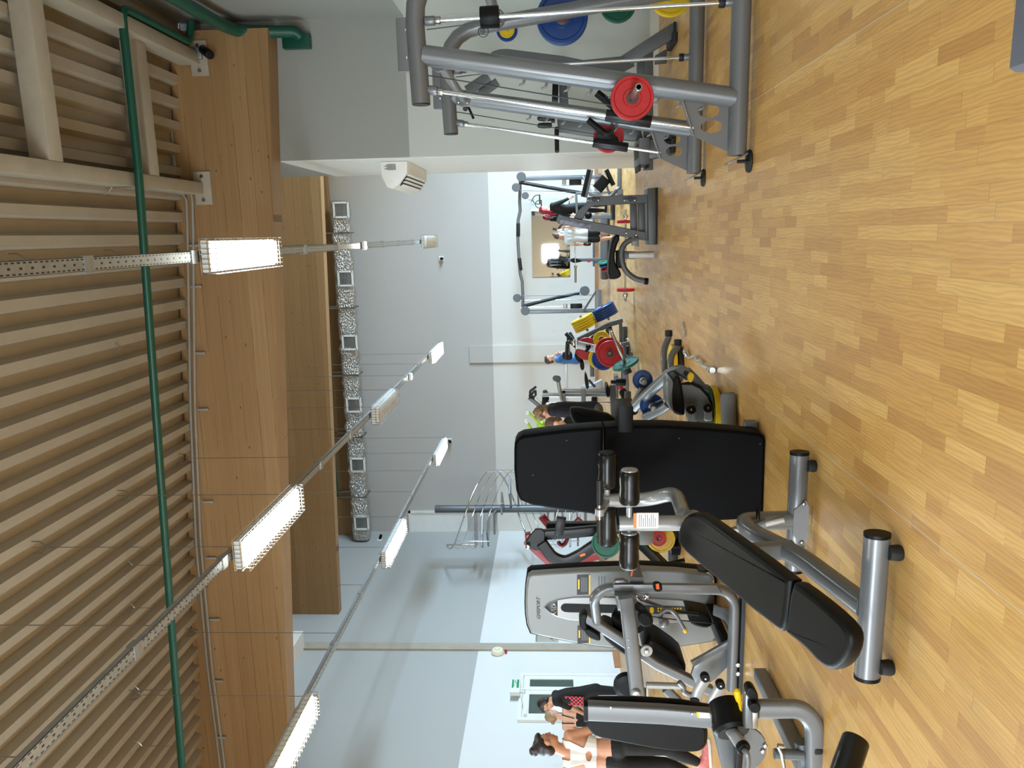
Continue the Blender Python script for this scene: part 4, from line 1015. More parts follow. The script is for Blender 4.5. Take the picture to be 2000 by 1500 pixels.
# adjuster stalk with black cap and scale
part('adjuster', slab(MB(), [(1455, 1360), (1462, 1352), (1480, 1356), (1482, 1372), (1482, 1425), (1455, 1425)], (0, 3.72, 0), *FRONT, .07, .014), G, t)
part('adjuster_cap', slab(MB(), [(1457, 1352), (1462, 1344), (1472, 1344), (1479, 1352), (1482, 1364), (1480, 1372), (1468, 1370), (1460, 1362)], (0, 3.69, 0), *FRONT, .07, .012, 1), 'black_plastic', t)
part('adjuster_knob', MB().cyl(PY(1475, 1384, 3.66), PY(1475, 1384, 3.66) + V((0, .05, 0)), .03, 18, .006), 'black_plastic', t)
part('adjuster_scale', slab(MB(), [(1470, 1388), (1480, 1388), (1480, 1424), (1470, 1424)], (0, 3.675, 0), *FRONT, .012, .002), 'steel', t)
part('release_handle', MB().lathe([(.008, -.06), (.009, 0), (.016, .01), (.021, .04), (.018, .075), (.006, .085)], PY(1444, 1372, 3.85), (.35, .1, 0.02) if False else (PY(1438, 1344, 3.85) - PY(1444, 1372, 3.85)), 14), 'yellow_plastic', t)
# bent base tube with feet
Yz = 3.72
pp = [PY(1480, 1384, Yz), PY(1565, 1384, Yz), PY(1590, 1410, Yz), PY(1592, 1520, Yz)]
part('base_tube', MB().sweep(pp, rrect(.10, .07, .03, 4), up=(0, 1, 0), fil=.12, k=8), G, t)
part('cross_tube', MB().cyl(PY(1512, 1472, Yz + .02), PY(1568, 1474, Yz + .02), .028, 16).cyl(PY(1565, 1448, Yz + .05), PY(1572, 1500, Yz + .05), .036, 18), 'dark_grey_frame', t)
part('rubber_foot', MB().lathe([(.034, 0), (.04, .012), (.04, .04), (.03, .05)], V((PY(1600, 1460, Yz).x, Yz, 0)), (0, 0, 1), 18), 'rubber', t)
part('clip_pin', MB().tube(TY(Yz - .05, (1520, 1458), (1527, 1472), (1532, 1500)), .009, 8).cyl(PY(1519, 1456, Yz - .06), PY(1530, 1458, Yz - .06), .012, 10), 'steel', t)
part('base_rail', MB().bar([V((PY(1592, 1520, Yz).x, Yz, .05)), V((PY(1592, 1520, Yz).x + .0, Yz + 1.0, .05))], .08, .08), G, t)
# black foam roller on a nearer machine at the lower left
a, b = PY(1673, 1441, 2.35), PY(1652, 1500, 2.28)
t = thing('foam_roller_stand', 'black foam roller end on a stand at the lower left corner', 'foam roller', (b.x, 2.2, 0))
foam_roller(t, a, b + (b - a) * 2.0, .044, capm=False)
e = b + (b - a) * 2.0
part('stand', MB().tube([b + (b - a) * 1.95, e + V((-.12, 0, 0)), V((e.x - .12, e.y, 0.03))], .025, 12, fil=.04).aabb((e.x - .3, e.y - .05, 0), (e.x + .06, e.y + .05, .04), .01), G, t)
# ================================================================ counterweighted barbell machine (guided bar) at right
t = thing('smith_machine', 'large silver grey guided barbell machine with round tube frames at the right', 'weight machine', (1.3, 6.4, 0))
YA1, YA2 = 5.65, 7.30
def at(Y, X, z): return V((X, Y, z))
def side(Y, near):
    f = part('side_frame', MB().tube([at(Y, .91, 2.30), at(Y, 1.775, 2.33), at(Y, 2.07, .10)], .066, 20, fil=.34), G, t)
    part('tube_cap', MB().cyl(at(Y, .905, 2.30), at(Y, .916, 2.30), .064, 20, .003), 'black_plastic', f)
    b = part('base_tube', MB().tube([at(Y, .50, .095), at(Y, 2.40, .095)], .066, 20), G, t)
    part('upright', MB().tube([at(Y, .885, .12), at(Y, 1.235, 2.27)], .07, 20), G, t)
    # foot: slanted end plate and adjustable rubber disc
    part('end_plate', MB().box(at(Y, .475, .10), (.012, .13, .15), U=V((1, 0, .5)), Vv=(0, 1, 0), bev=.003), G, b)
    for X in (.46, 2.3):
        part('levelling_foot', MB().lathe([(.075, 0), (.08, .008), (.075, .02), (.02, .024), (.012, .03), (.012, .09)], at(Y, X, 0), (0, 0, 1), 20), 'rubber', b)
    # gusset plate with two oval holes at the foot of the upright
    O = at(Y + .012, .52, .14); outer = [(0, 0), (.34, 0), (.395, .34), (.37, .345), (.13, .275)]
    g = MB(); holes = []
    H = [[(.20 + dx + .045 * math.cos(2*PI*i/16) , .155 + dz + .075 * math.sin(2*PI*i/16)) for i in range(16)] for dx, dz in ((-.02, -.02), (.085, .0))]
    bm = bmesh.new()
    def loop(pts):
        vs = [bm.verts.new((x, z, 0)) for x, z in pts]; return [bm.edges.new((vs[i], vs[(i + 1) % len(vs)])) for i in range(len(vs))]
    es = loop(outer) + loop(H[0]) + loop(H[1])
    bmesh.ops.triangle_fill(bm, use_beauty=True, use_dissolve=False, edges=es)
    r = bmesh.ops.solidify(bm, geom=bm.faces[:], thickness=.014)
    bm.verts.index_update(); bm.verts.ensure_lookup_table()
    g.add([at(Y, O.x + v.co.x, O.z + v.co.y) + V((0, v.co.z, 0)) for v in bm.verts], [tuple(v.index for v in fc.verts) for fc in bm.faces]); bm.free()
    part('gusset', g, G, t, sharp=25)
    part('gusset_flange', MB().bar([at(Y, .645, .40), at(Y, .925, .495)], .05, .014, up=(.3, 0, 1)), G, t)
    # guide rods with collars
    for (xa, za, xb, zb, nm) in ((1.005, 2.24, .695, .40, 'guide_rod'), (1.455, 2.24, 1.50, .16, 'counterweight_rod')):
        A, B = at(Y, xa, za), at(Y, xb, zb); d = (B - A).normalized()
        rod = part(nm, MB().cyl(A, B, .016 if nm == 'guide_rod' else .014, 14), 'chrome', t)
        part('socket', MB().cyl(A - d * .01, A + d * .06, .032, 16, .004), G, rod)
        part('collar', MB().cyl(A + d * .06, A + d * .10, .026, 16, .003), 'steel', rod)
        if nm != 'guide_rod':
            part('rod_bumper', MB().cyl(B - d * .085, B - d * .045, .034, 16, .005), 'rubber', rod)
            part('socket', MB().cyl(B - d * .05, B + d * .03, .028, 16, .004), G, rod)
            zc = 1.80 if near else 1.72
            part('counterweight', MB().cyl(A.lerp(B, (za - zc - .065) / (za - zb)), A.lerp(B, (za - zc + .065) / (za - zb)), .072, 24, .004), 'black_plastic', rod)
    part('cable', MB().tube([at(Y, 1.10, 2.24), at(Y, .86, .95)], .0045, 6).tube([at(Y, 1.40, 2.24), at(Y, 1.43, 1.86)], .004, 6), 'cable', t)
    # flat pulley cover on the top tube
    c0, c1 = PY(806, 48, Y) if near else None, PY(782, 140, Y) if near else None
    cv = part('pulley_cover', MB().aabb(at(Y - .02, 1.13, 2.355), at(Y + .02, 1.48, 2.45), .012), G, t)
    for X in (1.22, 1.40): bolt(cv, at(Y - .02, X, 2.385), (0, -1, 0), .01)
    # catch hooks down the upright
    for i in range(9):
        z = 1.62 - i * .155; X = .885 + (z - .12) / 2.15 * .35 - .065
        part('catch_hook', MB().prism([(0, .02), (.0, -.05), (-.035, -.06), (-.06, -.045), (-.068, -.01), (-.055, -.012), (-.045, -.035), (-.025, -.04)], at(Y + .007, X + .012, z), (1, 0, 0), (0, 0, 1), .014, .002), G, t)
side(YA1, True); side(YA2, False)
for X, z, r in ((1.20, 2.17, .036), (1.86, 1.86, .045), (2.05, .22, .045)):
    part('cross_tube', MB().tube([(X, YA1 + .02, z), (X, YA2 - .02, z)], r, 16), G, t)
    for Y, s in ((YA1, 1), (YA2, -1)):
        fl_ = part('joint_plate', MB().cyl((X, Y + s * .055, z), (X, Y + s * .085, z), r * 1.9, 20, .004), G, t)
        for a in (0.6, 2.2, 3.9, 5.5): bolt(fl_, (X + r * 1.45 * math.cos(a), Y + s * .085, z + r * 1.45 * math.sin(a)), (0, s, 0), .009)
e = PY(944, 62, YA2 - .067)
em = part('frame_emblem', MB().torus(e, (0, -1, 0), .045, .0035, 24, 6), 'ink', t)
text('emblem_letters', 'ΛD', 'ink', em, e, V((.75, 0, .35)), V((-.3, 0, 1)), .055, .002, .2)
# the bar with its carriages, hook grips and sleeves
Xb, zb = .865, .85
bar = part('bar', MB().cyl((Xb, 5.0, zb), (Xb, YA2 + .45, zb), .0145, 16), 'chrome', t)
for a, b in ((5.0, 5.38), (YA2 + .17, YA2 + .5)): part('sleeve', MB().cyl((Xb, a, zb), (Xb, b, zb), .024, 18, .003), 'steel', bar)
for Y in (YA1, YA2):
    d = V((1.005 - .695, 0, 2.24 - .40)).normalized(); c = at(Y, Xb - .085, zb + .0)
    f_ = (zb - .40) / (2.24 - .40); c = at(Y, .695 + f_ * .31, zb)
    ca = part('carriage', MB().cyl(c - d * .16, c + d * .16, .042, 20, .004), 'black_steel', t)
    part('carriage_plate', MB().prism([(-.02, -.10), (.07, -.07), (.13, .02), (.16, .16), (.12, .12), (-.02, .12)], at(Y + .05, c.x, zb), (1, 0, 0), (0, 0, 1), .012, .002), 'black_steel', ca)
    s = 1 if Y == YA1 else -1
    part('hook_grip', MB().tube([at(Y + s * .14, Xb, zb), at(Y + s * .14, Xb + .05, zb + .07), at(Y + s * .16, Xb + .14, zb + .20)] if False else [at(Y + s * .16, Xb, zb - .01), at(Y + s * .16, Xb - .02, zb + .05), at(Y + s * .16, Xb + .11, zb + .21)], .028, 12, fil=.03), 'black_plastic', ca)
plate((Xb, 5.40, zb), (0, -1, 0), .142, .045, 'red', 'red plate on the near end of the guided bar')
plate((Xb, YA2 + .22, zb), (0, -1, 0), .142, .045, 'red', 'red plate on the far end of the guided bar')
# plates stored on the pegs of the far frame
def peg(c, L=.22): part('storage_peg', MB().cyl(V(c) + V((0, -.0, 0)), V(c) + V((0, L, 0)), .024, 14, .003), 'chrome', t)
ys_ = YA2 + .15
for (x, y, R, th, colr, lab, n) in ((1098, 33, .232, .045, 'blue', 'big blue plate stored on the guided bar machine', 2), (1207, 7, .165, .035, 'green', 'green plate stored low on the guided bar machine', 1), (1310, -12, .195, .04, 'yellow', 'yellow plate stored at the foot of the guided bar machine', 1)):
    c = PY(x, y, ys_); peg(V((c.x, YA2 + .05, c.z)))
    for i in range(n): plate((c.x, ys_ + .05 * i, c.z - .0), (0, -1, 0), R, th, colr, lab if n == 1 else (lab + (', front one' if i == 0 else ', rear one')))
c = PY(990, 58, ys_); peg(V((c.x, YA2 + .05, c.z)))
plate((c.x, ys_, c.z), (0, -1, 0), .07, .02, 'yellow', 'small yellow plate stored high on the guided bar machine')
plate((c.x, ys_ + .024, c.z), (0, -1, 0), .097, .02, 'blue', 'small navy plate stored behind the small yellow plate')

# ================================================================ plate-loaded machine against the near wall
t = thing('squat_machine', 'dark grey sheet steel machine with black pads behind the guided barbell machine', 'weight machine', (1.5, 9.0, 0))
D = 'dark_grey_frame'; Y = 9.05
part('side_panel', slab(MB(), [(953, 108), (962, 100), (975, 96), (990, 95), (1060, 104), (1100, 109), (1140, 117), (1228, 108), (1240, 128), (1200, 150), (1100, 140), (1000, 124), (958, 118)], (0, Y, 0), *FRONT, .05, .008), D, t)
part('rear_leg', slab(MB(), [(1215, 108), (1312, 45), (1318, 46), (1320, 72), (1300, 84), (1235, 124)], (0, Y - .05, 0), *FRONT, .08, .006), D, t)
part('foot_cap', slab(MB(), [(1316, 42), (1321, 42), (1321, 76), (1316, 76)], (0, Y - .06, 0), *FRONT, .1, .004), 'rubber', t)
part('rear_leg', slab(MB(), [(1280, 108), (1300, 96), (1303, 102), (1303, 122), (1280, 124)], (0, Y + .5, 0), *FRONT, .08, .006), D, t)
part('base_beam', MB().bar([PY(1266, 100, Y + .25), PY(1266, 332, Y + .25)], .12, .1), D, t)
part('post', slab(MB(), [(1245, 112), (1262, 112), (1262, 150), (1245, 150)], (0, Y + .2, 0), *FRONT, .1, .006), D, t)
part('back_panel', slab(MB(), [(1088, 226), (1100, 222), (1250, 244), (1256, 270), (1240, 275), (1090, 258)], (0, Y + .3, 0), *FRONT, .12, .01), D, t)
part('column', slab(MB(), [(1092, 165), (1108, 166), (1112, 228), (1094, 226)], (0, Y + .35, 0), *FRONT, .1, .008), D, t)
part('shoulder_pad', slab(MB(), [(1079, 162), (1091, 164), (1090, 196), (1078, 194)], (0, Y + .2, 0), *FRONT, .2, .025), 'black_vinyl', t)
part('shoulder_pad', slab(MB(), [(1076, 222), (1084, 222), (1084, 236), (1076, 236)], (0, Y + .2, 0), *FRONT, .2, .025), 'black_vinyl', t)
for y in (231, 245): part('grip', MB().lathe([(.022, 0), (.03, .02), (.032, .1), (.026, .15), (.01, .165)], PY(1078, y, Y), V((.02, 0, 1)), 14), 'grip', t)
part('handle', MB().tube([PY(1087, 250, Y), PY(1088, 296, Y - .15)], .025, 12), 'grip', t)
part('arm', MB().bar([PY(955, 150, Y + .3), PY(912, 178, Y + .3)], .11, .08, up=(0, 1, 0)).bar([PY(972, 160, Y + .35), PY(938, 185, Y + .35)], .09, .08, up=(0, 1, 0)), D, t)
part('link_rod', MB().tube([PY(912, 202, Y), PY(925, 232, Y)], .014, 8).cyl(PY(909, 212, Y - .03), PY(909, 212, Y + .03), .03, 14), 'black_steel', t)
# ribbed foot platform with black edges toward the pier
for x, a, b in ((1243, 285, 336), (1259, 268, 330)):
    part('platform_edge', MB().bar([PY(x, a, Y + .15), PY(x + 3, b, Y + .15)], .45, .02), 'rubber', t)
part('platform', MB().aabb(PY(1262, 322, Y) + V((0, -.12, -.02)), PY(1246, 272, Y) + V((0, .4, 0)), .006), D, t)
part('platform_leg', slab(MB(), [(1262, 272), (1300, 276), (1312, 296), (1312, 300), (1262, 312)], (0, Y - .05, 0), *FRONT, .3, .006), D, t)
part('platform_foot', MB().aabb(PY(1314, 300, Y) + V((0, -.1, -.01)), PY(1310, 270, Y) + V((0, .3, .01)), .004), 'rubber', t)
part('floor_pad', MB().aabb((1.0, Y - .1, 0), (1.1, Y + .35, .09), .004).aabb((2.0, Y - .1, 0), (2.1, Y + .35, .06), .004), 'rubber', t)

# ================================================================ corner of a bench beside the viewer
t = thing('flat_bench', 'slate grey padded bench corner at the bottom right', 'bench', (.62, 1.1, 0))
p = FL(1960, 142, .44)
part('bench_pad', MB().aabb((p.x, .55, .34), (p.x + .45, p.y, .44), .025), 'slate_vinyl', t)
part('frame', MB().bar([(p.x + .22, .6, .30), (p.x + .22, p.y - .1, .30)], .08, .08), G, t)
for Y in (.65, p.y - .2): part('leg', MB().bar([(p.x + .22, Y, .04), (p.x + .22, Y, .28)], .07, .07, up=(0, 1, 0)).aabb((p.x + .02, Y - .04, 0), (p.x + .42, Y + .04, .06), .008), G, t)
# ================================================================ lever machine in the middle with blue plates on its horns
t = thing('calf_machine', 'grey lever machine with a black seat pad and yellow knob, right of the black panel', 'weight machine', (-1.3, 6.3, 0))
Yc = 6.08
part('seat_pad', slab(MB(), [(1312, 748), (1318, 736), (1324, 733), (1330, 740), (1334, 770), (1338, 800), (1338, 812), (1326, 812), (1314, 806), (1310, 790), (1309, 765)], (0, Yc - .12, 0), *FRONT, .3, .03, 1, 3), 'black_vinyl', t)
part('pad_shell', slab(MB(), [(1306, 752), (1311, 740), (1316, 745), (1313, 770), (1314, 795), (1318, 806), (1310, 802), (1305, 785)], (0, Yc - .13, 0), *FRONT, .3, .012, 1), G, t)
part('side_plate', slab(MB(), [(1332, 752), (1352, 752), (1368, 760), (1382, 775), (1389, 792), (1391, 806), (1392, 822), (1342, 822), (1338, 800), (1334, 775)], (0, Yc - .02, 0), *FRONT, .04, .006), G, t)
part('black_rim', slab(MB(), [(1329, 750), (1350, 747), (1370, 755), (1386, 771), (1393, 790), (1395, 822), (1389, 822), (1388, 794), (1380, 776), (1366, 762), (1350, 754), (1332, 755)], (0, Yc + .0, 0), *FRONT, .05, .006), 'black_plastic', t)
for x, y in ((1350, 800), (1383, 797)):
    k = part('bearing_knob', MB().cyl(PY(x, y, Yc - .08), PY(x, y, Yc - .02), .038, 20, .008), 'black_plastic', t)
    bolt(k, PY(x, y, Yc - .082), (0, -1, 0), .009)
    part('pedal_lever', slab(MB(), [(x - 11, y - 2), (x - 5, y - 10), (x + 4, y - 10), (x + 10, y - 2), (x + 8, y + 14), (x + 11, y + 26), (x - 10, y + 26), (x - 7, y + 14)], (0, Yc - .025, 0), *FRONT, .035, .01, 1), 'silver_frame', t)
part('main_tube', MB().sweep(TZ((1238, 796, 6.73), (1262, 772, 6.58), (1310, 728, 6.28), (1330, 722, 6.18), (1346, 734, 6.13)), rrect(.085, .075, .02), up=(0, 1, 0), fil=.1), G, t)
part('main_tube', MB().sweep(TZ((1258, 816, 6.53), (1292, 800, 6.43), (1306, 790, 6.33)), rrect(.07, .06, .015), up=(0, 1, 0)), G, t)
part('stay', MB().sweep(TZ((1254, 758, 6.68), (1237, 790, 6.73)), rrect(.05, .04, .01), up=(0, 1, 0)), G, t)
part('housing', slab(MB(), [(1336, 722), (1352, 722), (1376, 748), (1384, 760), (1384, 766), (1368, 756), (1350, 748), (1342, 742)], (0, 6.13, 0), *FRONT, .12, .015), 'dark_grey_frame', t)
kn = part('release_knob', slab(MB(), [(1344, 733), (1350, 728), (1356, 731), (1356, 738), (1352, 747), (1346, 747), (1343, 740)], (0, 5.99, 0), *FRONT, .05, .01, 1), 'yellow_plastic', t)
part('knob_stem', MB().cyl(PY(1345, 732, 6.03), PY(1339, 728, 6.11), .018, 12), 'black_plastic', kn)
# two curved grab bars
for x0, xh in ((1298, 1), (1311, 2)):
    h = part('grab_bar', MB().tube(TZ((x0 + 2, 735, 6.53), (x0 - 2, 700, 6.58), (x0 - 1, 680, 6.63), (x0 + 8, 660, 6.68), (x0 + 8, 650, 6.68)) if xh == 1 else TZ((x0 + 2, 735, 6.43), (x0 - 2, 712, 6.48), (x0, 694, 6.53), (x0 + 12, 678, 6.58), (x0 + 13, 668, 6.58)), .028, 14, fil=.12), G, t)
    a = TZ((x0 + 8, 657, 6.68), (x0 + 8, 645, 6.68)) if xh == 1 else TZ((x0 + 13, 675, 6.58), (x0 + 13, 663, 6.58))
    part('grip_cap', MB().cyl(a[0], a[1], .033, 14, .006), 'grip', h)
part('base_beam', MB().bar([(-2.15, 6.25, .05), (-1.82, 6.25, .05)], .08, .08).bar([(-1.9, 6.3, .05), (-1.9, 7.1, .05)], .08, .08).bar([(-2.1, 7.1, .05), (-1.5, 7.1, .05)], .08, .08), G, t)
part('post', MB().bar([(-1.84, 6.25, .08), (-1.80, 6.2, .42)], .08, .08, up=(0, 1, 0)), G, t)
for (x, y, Y, lab) in ((1255, 742, 6.78, 'blue plate on the upper horn of the grey lever machine'), (1273, 792, 6.58, 'blue plate on the lower horn of the grey lever machine, nearest the black panel')):
    c = PY(x, y, Y)
    part('plate_horn', MB().cyl(c + V((.0, .2, 0)), c + V((0, -.14, 0)), .024, 16, .003).cyl(c + V((0, -.03, 0)), c + V((0, -.055, 0)), .036, 18, .003), 'steel', t)
    plate(c, (.12, -1, .06), .105 if x == 1273 else .09, .035, 'blue', lab)
part('spring_clip', MB().tube(TZ((1280, 786, 6.48), (1303, 776, 6.43)), .007, 8).tube(TZ((1280, 796, 6.48), (1303, 800, 6.43)), .007, 8), 'chrome', t)
c = FL(1331, 708); 
plate(V((c.x, c.y, .095)), (0, .0, 1), .205, .05, 'yellow', 'yellow plate lying on a black plate on the floor under the curved grab bars')
plate(V((c.x - .02, c.y + .02, .032)), (0, .0, 1), .205, .05, 'black', 'black plate lying on the floor beneath the yellow plate')
c = FL(1404, 812); c.y = 6.47; c.x = -1.52
plate(V((c.x + .01, c.y, .108)), (.04, -.05, 1), .215, .05, 'green', 'green plate lying flat on a yellow plate beside the grey padded roller')
plate(V((c.x, c.y - .01, .042)), (.0, -.03, 1), .218, .05, 'yellow', 'yellow plate lying flat under the green plate beside the padded roller')
# grey padded roller lying on the floor beside it
a, b = FL(1422, 768, .06), FL(1425, 845, .06); a.z = b.z = .061
t = thing('padded_roller', 'grey vinyl padded roller lying on the floor right of the black panel', 'roller', tuple(a))
part('pad', MB().lathe([(.045, 0), (.058, .012), (.06, .05), (.06, (b-a).length - .05), (.058, (b-a).length - .01), (.045, (b-a).length)], a, b - a, 16), 'grey_vinyl', t)
part('end_disc', MB().cyl(a - (b - a).normalized() * .004, a + (b - a).normalized() * .004, .047, 16), 'dark_grey_frame', t)
# chrome curl handle with rotating grips, cable snap hooks
pts = [FL(1338, 690, .03), FL(1346, 696, .03), FL(1350, 700, .03), FL(1357, 695, .03), FL(1364, 706, .03), FL(1374, 704, .03), FL(1378, 718, .03), FL(1390, 722, .03)]
pts = [V((p.x, p.y, .032)) for p in [FL(1345, 688), FL(1352, 700), FL(1363, 695), FL(1368, 705), FL(1375, 704), FL(1380, 715), FL(1398, 723)]]
t = thing('curl_handle', 'bent chrome cable handle lying on the floor by the yellow plate', 'cable handle', tuple(pts[3]))
part('bar', MB().tube(pts, .015, 12, fil=.03), 'chrome', t)
d = (pts[-1] - pts[-2]).normalized()
part('grip', MB().cyl(pts[-1] - d * .10, pts[-1] + d * .02, .03, 20, .004), 'chrome', t)
part('grip', MB().cyl(pts[0] + (pts[0] - pts[1]).normalized() * .03, pts[0] + (pts[1] - pts[0]).normalized() * .07, .028, 20, .004), 'chrome', t)
p = FL(1340, 652); 
t = thing('snap_hook', 'pair of steel snap hooks on the floor beyond the yellow plate', 'hook', tuple(p))
for dx, s in ((0, 1), (.09, -1)):
    c = V((p.x + dx, p.y + dx * 1.2, .012)); part('hook', MB().torus(c, (0, 0, 1), .028, .006, 16, 6).torus(c + V((.03 * s, .05, 0)), (0, 0, 1), .02, .005, 16, 6), 'chrome', t)

# ================================================================ plate tree loaded with coloured plates
Yt = 14.3
t = thing('plate_rack', 'slanted plate rack with rows of yellow and blue plates', 'plate rack', (-2.2, 14.3, 0))
part('slope_rail', MB().sweep(TZ((1128, 664, Yt), (1192, 632, Yt), (1216, 625, Yt)), rrect(.08, .08, .012), up=(0, 1, 0), fil=.1), 'dark_grey_frame', t)
part('slope_rail', MB().sweep(TZ((1128, 664, Yt + .5), (1192, 634, Yt + .5), (1214, 628, Yt + .5)), rrect(.07, .07, .012), up=(0, 1, 0), fil=.1), 'dark_grey_frame', t)
part('post', MB().bar(TZ((1212, 628, Yt), (1213, 668, Yt)), .06, .06).bar(TZ((1186, 640, Yt + .2), (1188, 700, Yt + .2)), .06, .06), 'dark_grey_frame', t)
part('base_beam', MB().bar([(-3.3, Yt + .1, .04), (-1.75, Yt + .1, .04)], .07, .07).bar([(-3.2, Yt + .5, .04), (-1.8, Yt + .5, .04)], .07, .07), 'dark_grey_frame', t)
part('bent_tube', MB().tube(TZ((1150, 668, Yt + .2), (1160, 655, Yt + .2), (1190, 655, Yt + .2)), .03, 10, fil=.1).tube(TZ((1154, 676, Yt + .25), (1165, 660, Yt + .25), (1190, 660, Yt + .25)), .03, 10, fil=.1), 'dark_grey_frame', t)
part('leg', MB().bar(TZ((1192, 640, Yt), (1210, 700, Yt + .3)), .06, .06, up=(0, 1, 0)), 'dark_grey_frame', t)
dS = (PY(1192, 632, Yt) - PY(1128, 664, Yt)).normalized()
nS = V((dS.z, 0, -dS.x)); nS = nS if nS.z > 0 else -nS
for (x, y, colr) in ((1147, 645, 'yellow'), (1189, 623, 'blue')):
    c0 = PY(x, y, Yt)
    part('peg', MB().cyl(V((c0.x, Yt + .25, c0.z)) - nS * .05, V((c0.x, Yt + .25, c0.z)) + nS * .28, .024, 12), 'steel', t)
    words = ('against the slanted rail', 'second from the rail', 'in the middle of the row', 'second from the outer end', 'at the outer end')
    for i in range(5):
        plate(V((c0.x, Yt + .25, c0.z)) + nS * (.03 + .046 * i), nS + V((0, .045, 0)), .222, .043, colr, '%s plate on the slanted rack, %s of the %s row' % (colr, words[i], 'upper' if colr == 'yellow' else 'lower'))

# ================================================================ plate-loaded arm curl bench with red plates, in front of the rack
Yk = 13.0
t = thing('plate_loaded_machine', 'grey plate-loaded machine carrying big red plates and a green plate on its horn', 'weight machine', (-2.3, 13.0, 0))
part('post', MB().sweep(TY(Yk + .25, (1128, 673), (1176, 684)), rrect(.13, .09, .012), up=(0, 1, 0)), 'silver_frame', t)
part('post_cap', MB().sweep(TY(Yk + .25, (1126, 664), (1127, 682)), rrect(.05, .03, .008), up=(0, 1, 0)), 'steel', t)
part('crank', MB().tube(TY(Yk + .1, (1148, 676), (1150, 681), (1144, 686)), .024, 10, fil=.02).ball(PY(1149, 677, Yk + .12), .045), 'black_plastic', t)
part('label', slab(MB(), [(1160, 676), (1172, 678), (1172, 686), (1160, 684)], (0, Yk + .15, 0), *FRONT, .01), 'label_white', t)
part('base_beam', MB().bar([PY(1222, 668, Yk + .2), PY(1226, 690, Yk + .2)], .08, .12).bar([V((-2.1, Yk + .2, .06)), V((-2.1, Yk + 1.1, .06))], .09, .09), G, t)
part('foot', MB().aabb(PY(1228, 692, Yk) + V((0, -.05, 0)), PY(1223, 676, Yk) + V((0, .1, 0)), .006), 'rubber', t)
part('lever', MB().sweep(TZ((1126, 672, Yk + .3), (1106, 652, Yk + .5)), rrect(.07, .05, .01), up=(0, 1, 0)).tube(TZ((1126, 678, Yk + .3), (1114, 668, Yk + .4), (1108, 668, Yk + .4), (1106, 700, Yk + .6)), .03, 10, fil=.05), 'black_steel', t)
part('grip', MB().cyl(PY(1112, 650, Yk + .5), PY(1120, 664, Yk + .45), .035, 12, .006), 'grip', t)
part('chrome_clamp', MB().cyl(PY(1119, 664, Yk + .3), PY(1122, 674, Yk + .3), .05, 14, .006), 'chrome', t)
part('arm_rail', MB().bar(TZ((1109, 655, Yk + .6), (1111, 692, Yk + .6)), .06, .05), 'dark_grey_frame', t)
part('chest_pad', slab(MB(), [(1098, 692), (1106, 688), (1118, 690), (1118, 703), (1106, 704), (1099, 700)], (0, Yk + .75, 0), *FRONT, .22, .03, 1), 'black_vinyl', t)
part('seat', slab(MB(), [(1133, 706), (1140, 704), (1142, 722), (1134, 724)], (0, Yk + 1.1, 0), *FRONT, .3, .025, 1), 'black_vinyl', t)
part('seat_post', MB().bar(TZ((1140, 700, Yk + 1.2), (1170, 702, Yk + 1.2)), .06, .06, up=(0, 1, 0)).bar(TZ((1156, 700, Yk + 1.2), (1157, 735, Yk + 1.2)), .08, .08), 'dark_grey_frame', t)
part('floor_beam', MB().bar([PY(1222, 726, Yk - .3), PY(1226, 830, Yk - .3)], .09, .08), G, t)
hB = PY(1224, 716, 12.5); hA = hB + V((.92, -.12, .40)) * .64
part('horn', MB().cyl(hA, hB, .026, 16, .004), 'steel', t)
part('horn_tip', MB().cyl(hA - (hB - hA).normalized() * .012, hA, .024, 14, .004), 'chrome', t)
part('horn_base', MB().box(PY(1223, 721, 12.5), (.14, .12, .14), U=(hB - hA), Vv=(0, 1, 0), bev=.01), 'black_steel', t)
part('plate_horn', MB().cyl(PY(1191, 690, 12.72), PY(1189, 690, 13.3), .024, 14).cyl(PY(1145, 678, 13.5), PY(1144, 678, 14.0), .024, 14), 'steel', t)
plate(PY(1192, 691, 12.85), (.12, -1, .03), .225, .055, 'red', 'big red plate facing the viewer, lower one of the pair beside the slanted rack')
plate(PY(1188, 684, 13.0), (.12, -1, .03), .222, .05, 'red', 'red plate right behind the big red plate facing the viewer')
plate(PY(1146, 681, 13.75), (.12, -1, .03), .205, .05, 'red', 'upper red plate behind the grey post with a crank')
plate(PY(1175, 663, 13.6), (.2, -1, 0), .15, .04, 'yellow', 'yellow plate behind the two red plates')
plate(PY(1178, 701, 13.3), (.3, -1, .0), .20, .05, 'blue', 'blue plate peeping out under the lower red plate')
plate(PY(1170, 700, 13.5), (.3, -1, .0), .19, .04, 'yellow', 'yellow plate peeping out behind the blue plate')
plate(hA.lerp(hB, .92), hA - hB, .225, .045, 'green', 'green plate on the slanting horn in front of the red plates')
# small black hand crank lever on its own beam
part('stop_lever', MB().tube(TZ((1193, 746, 11.5), (1206, 746, 11.5)), .03, 10).cyl(PY(1203, 746, 11.5), PY(1222, 746, 11.5), .06, 14, .008), 'black_plastic', t)

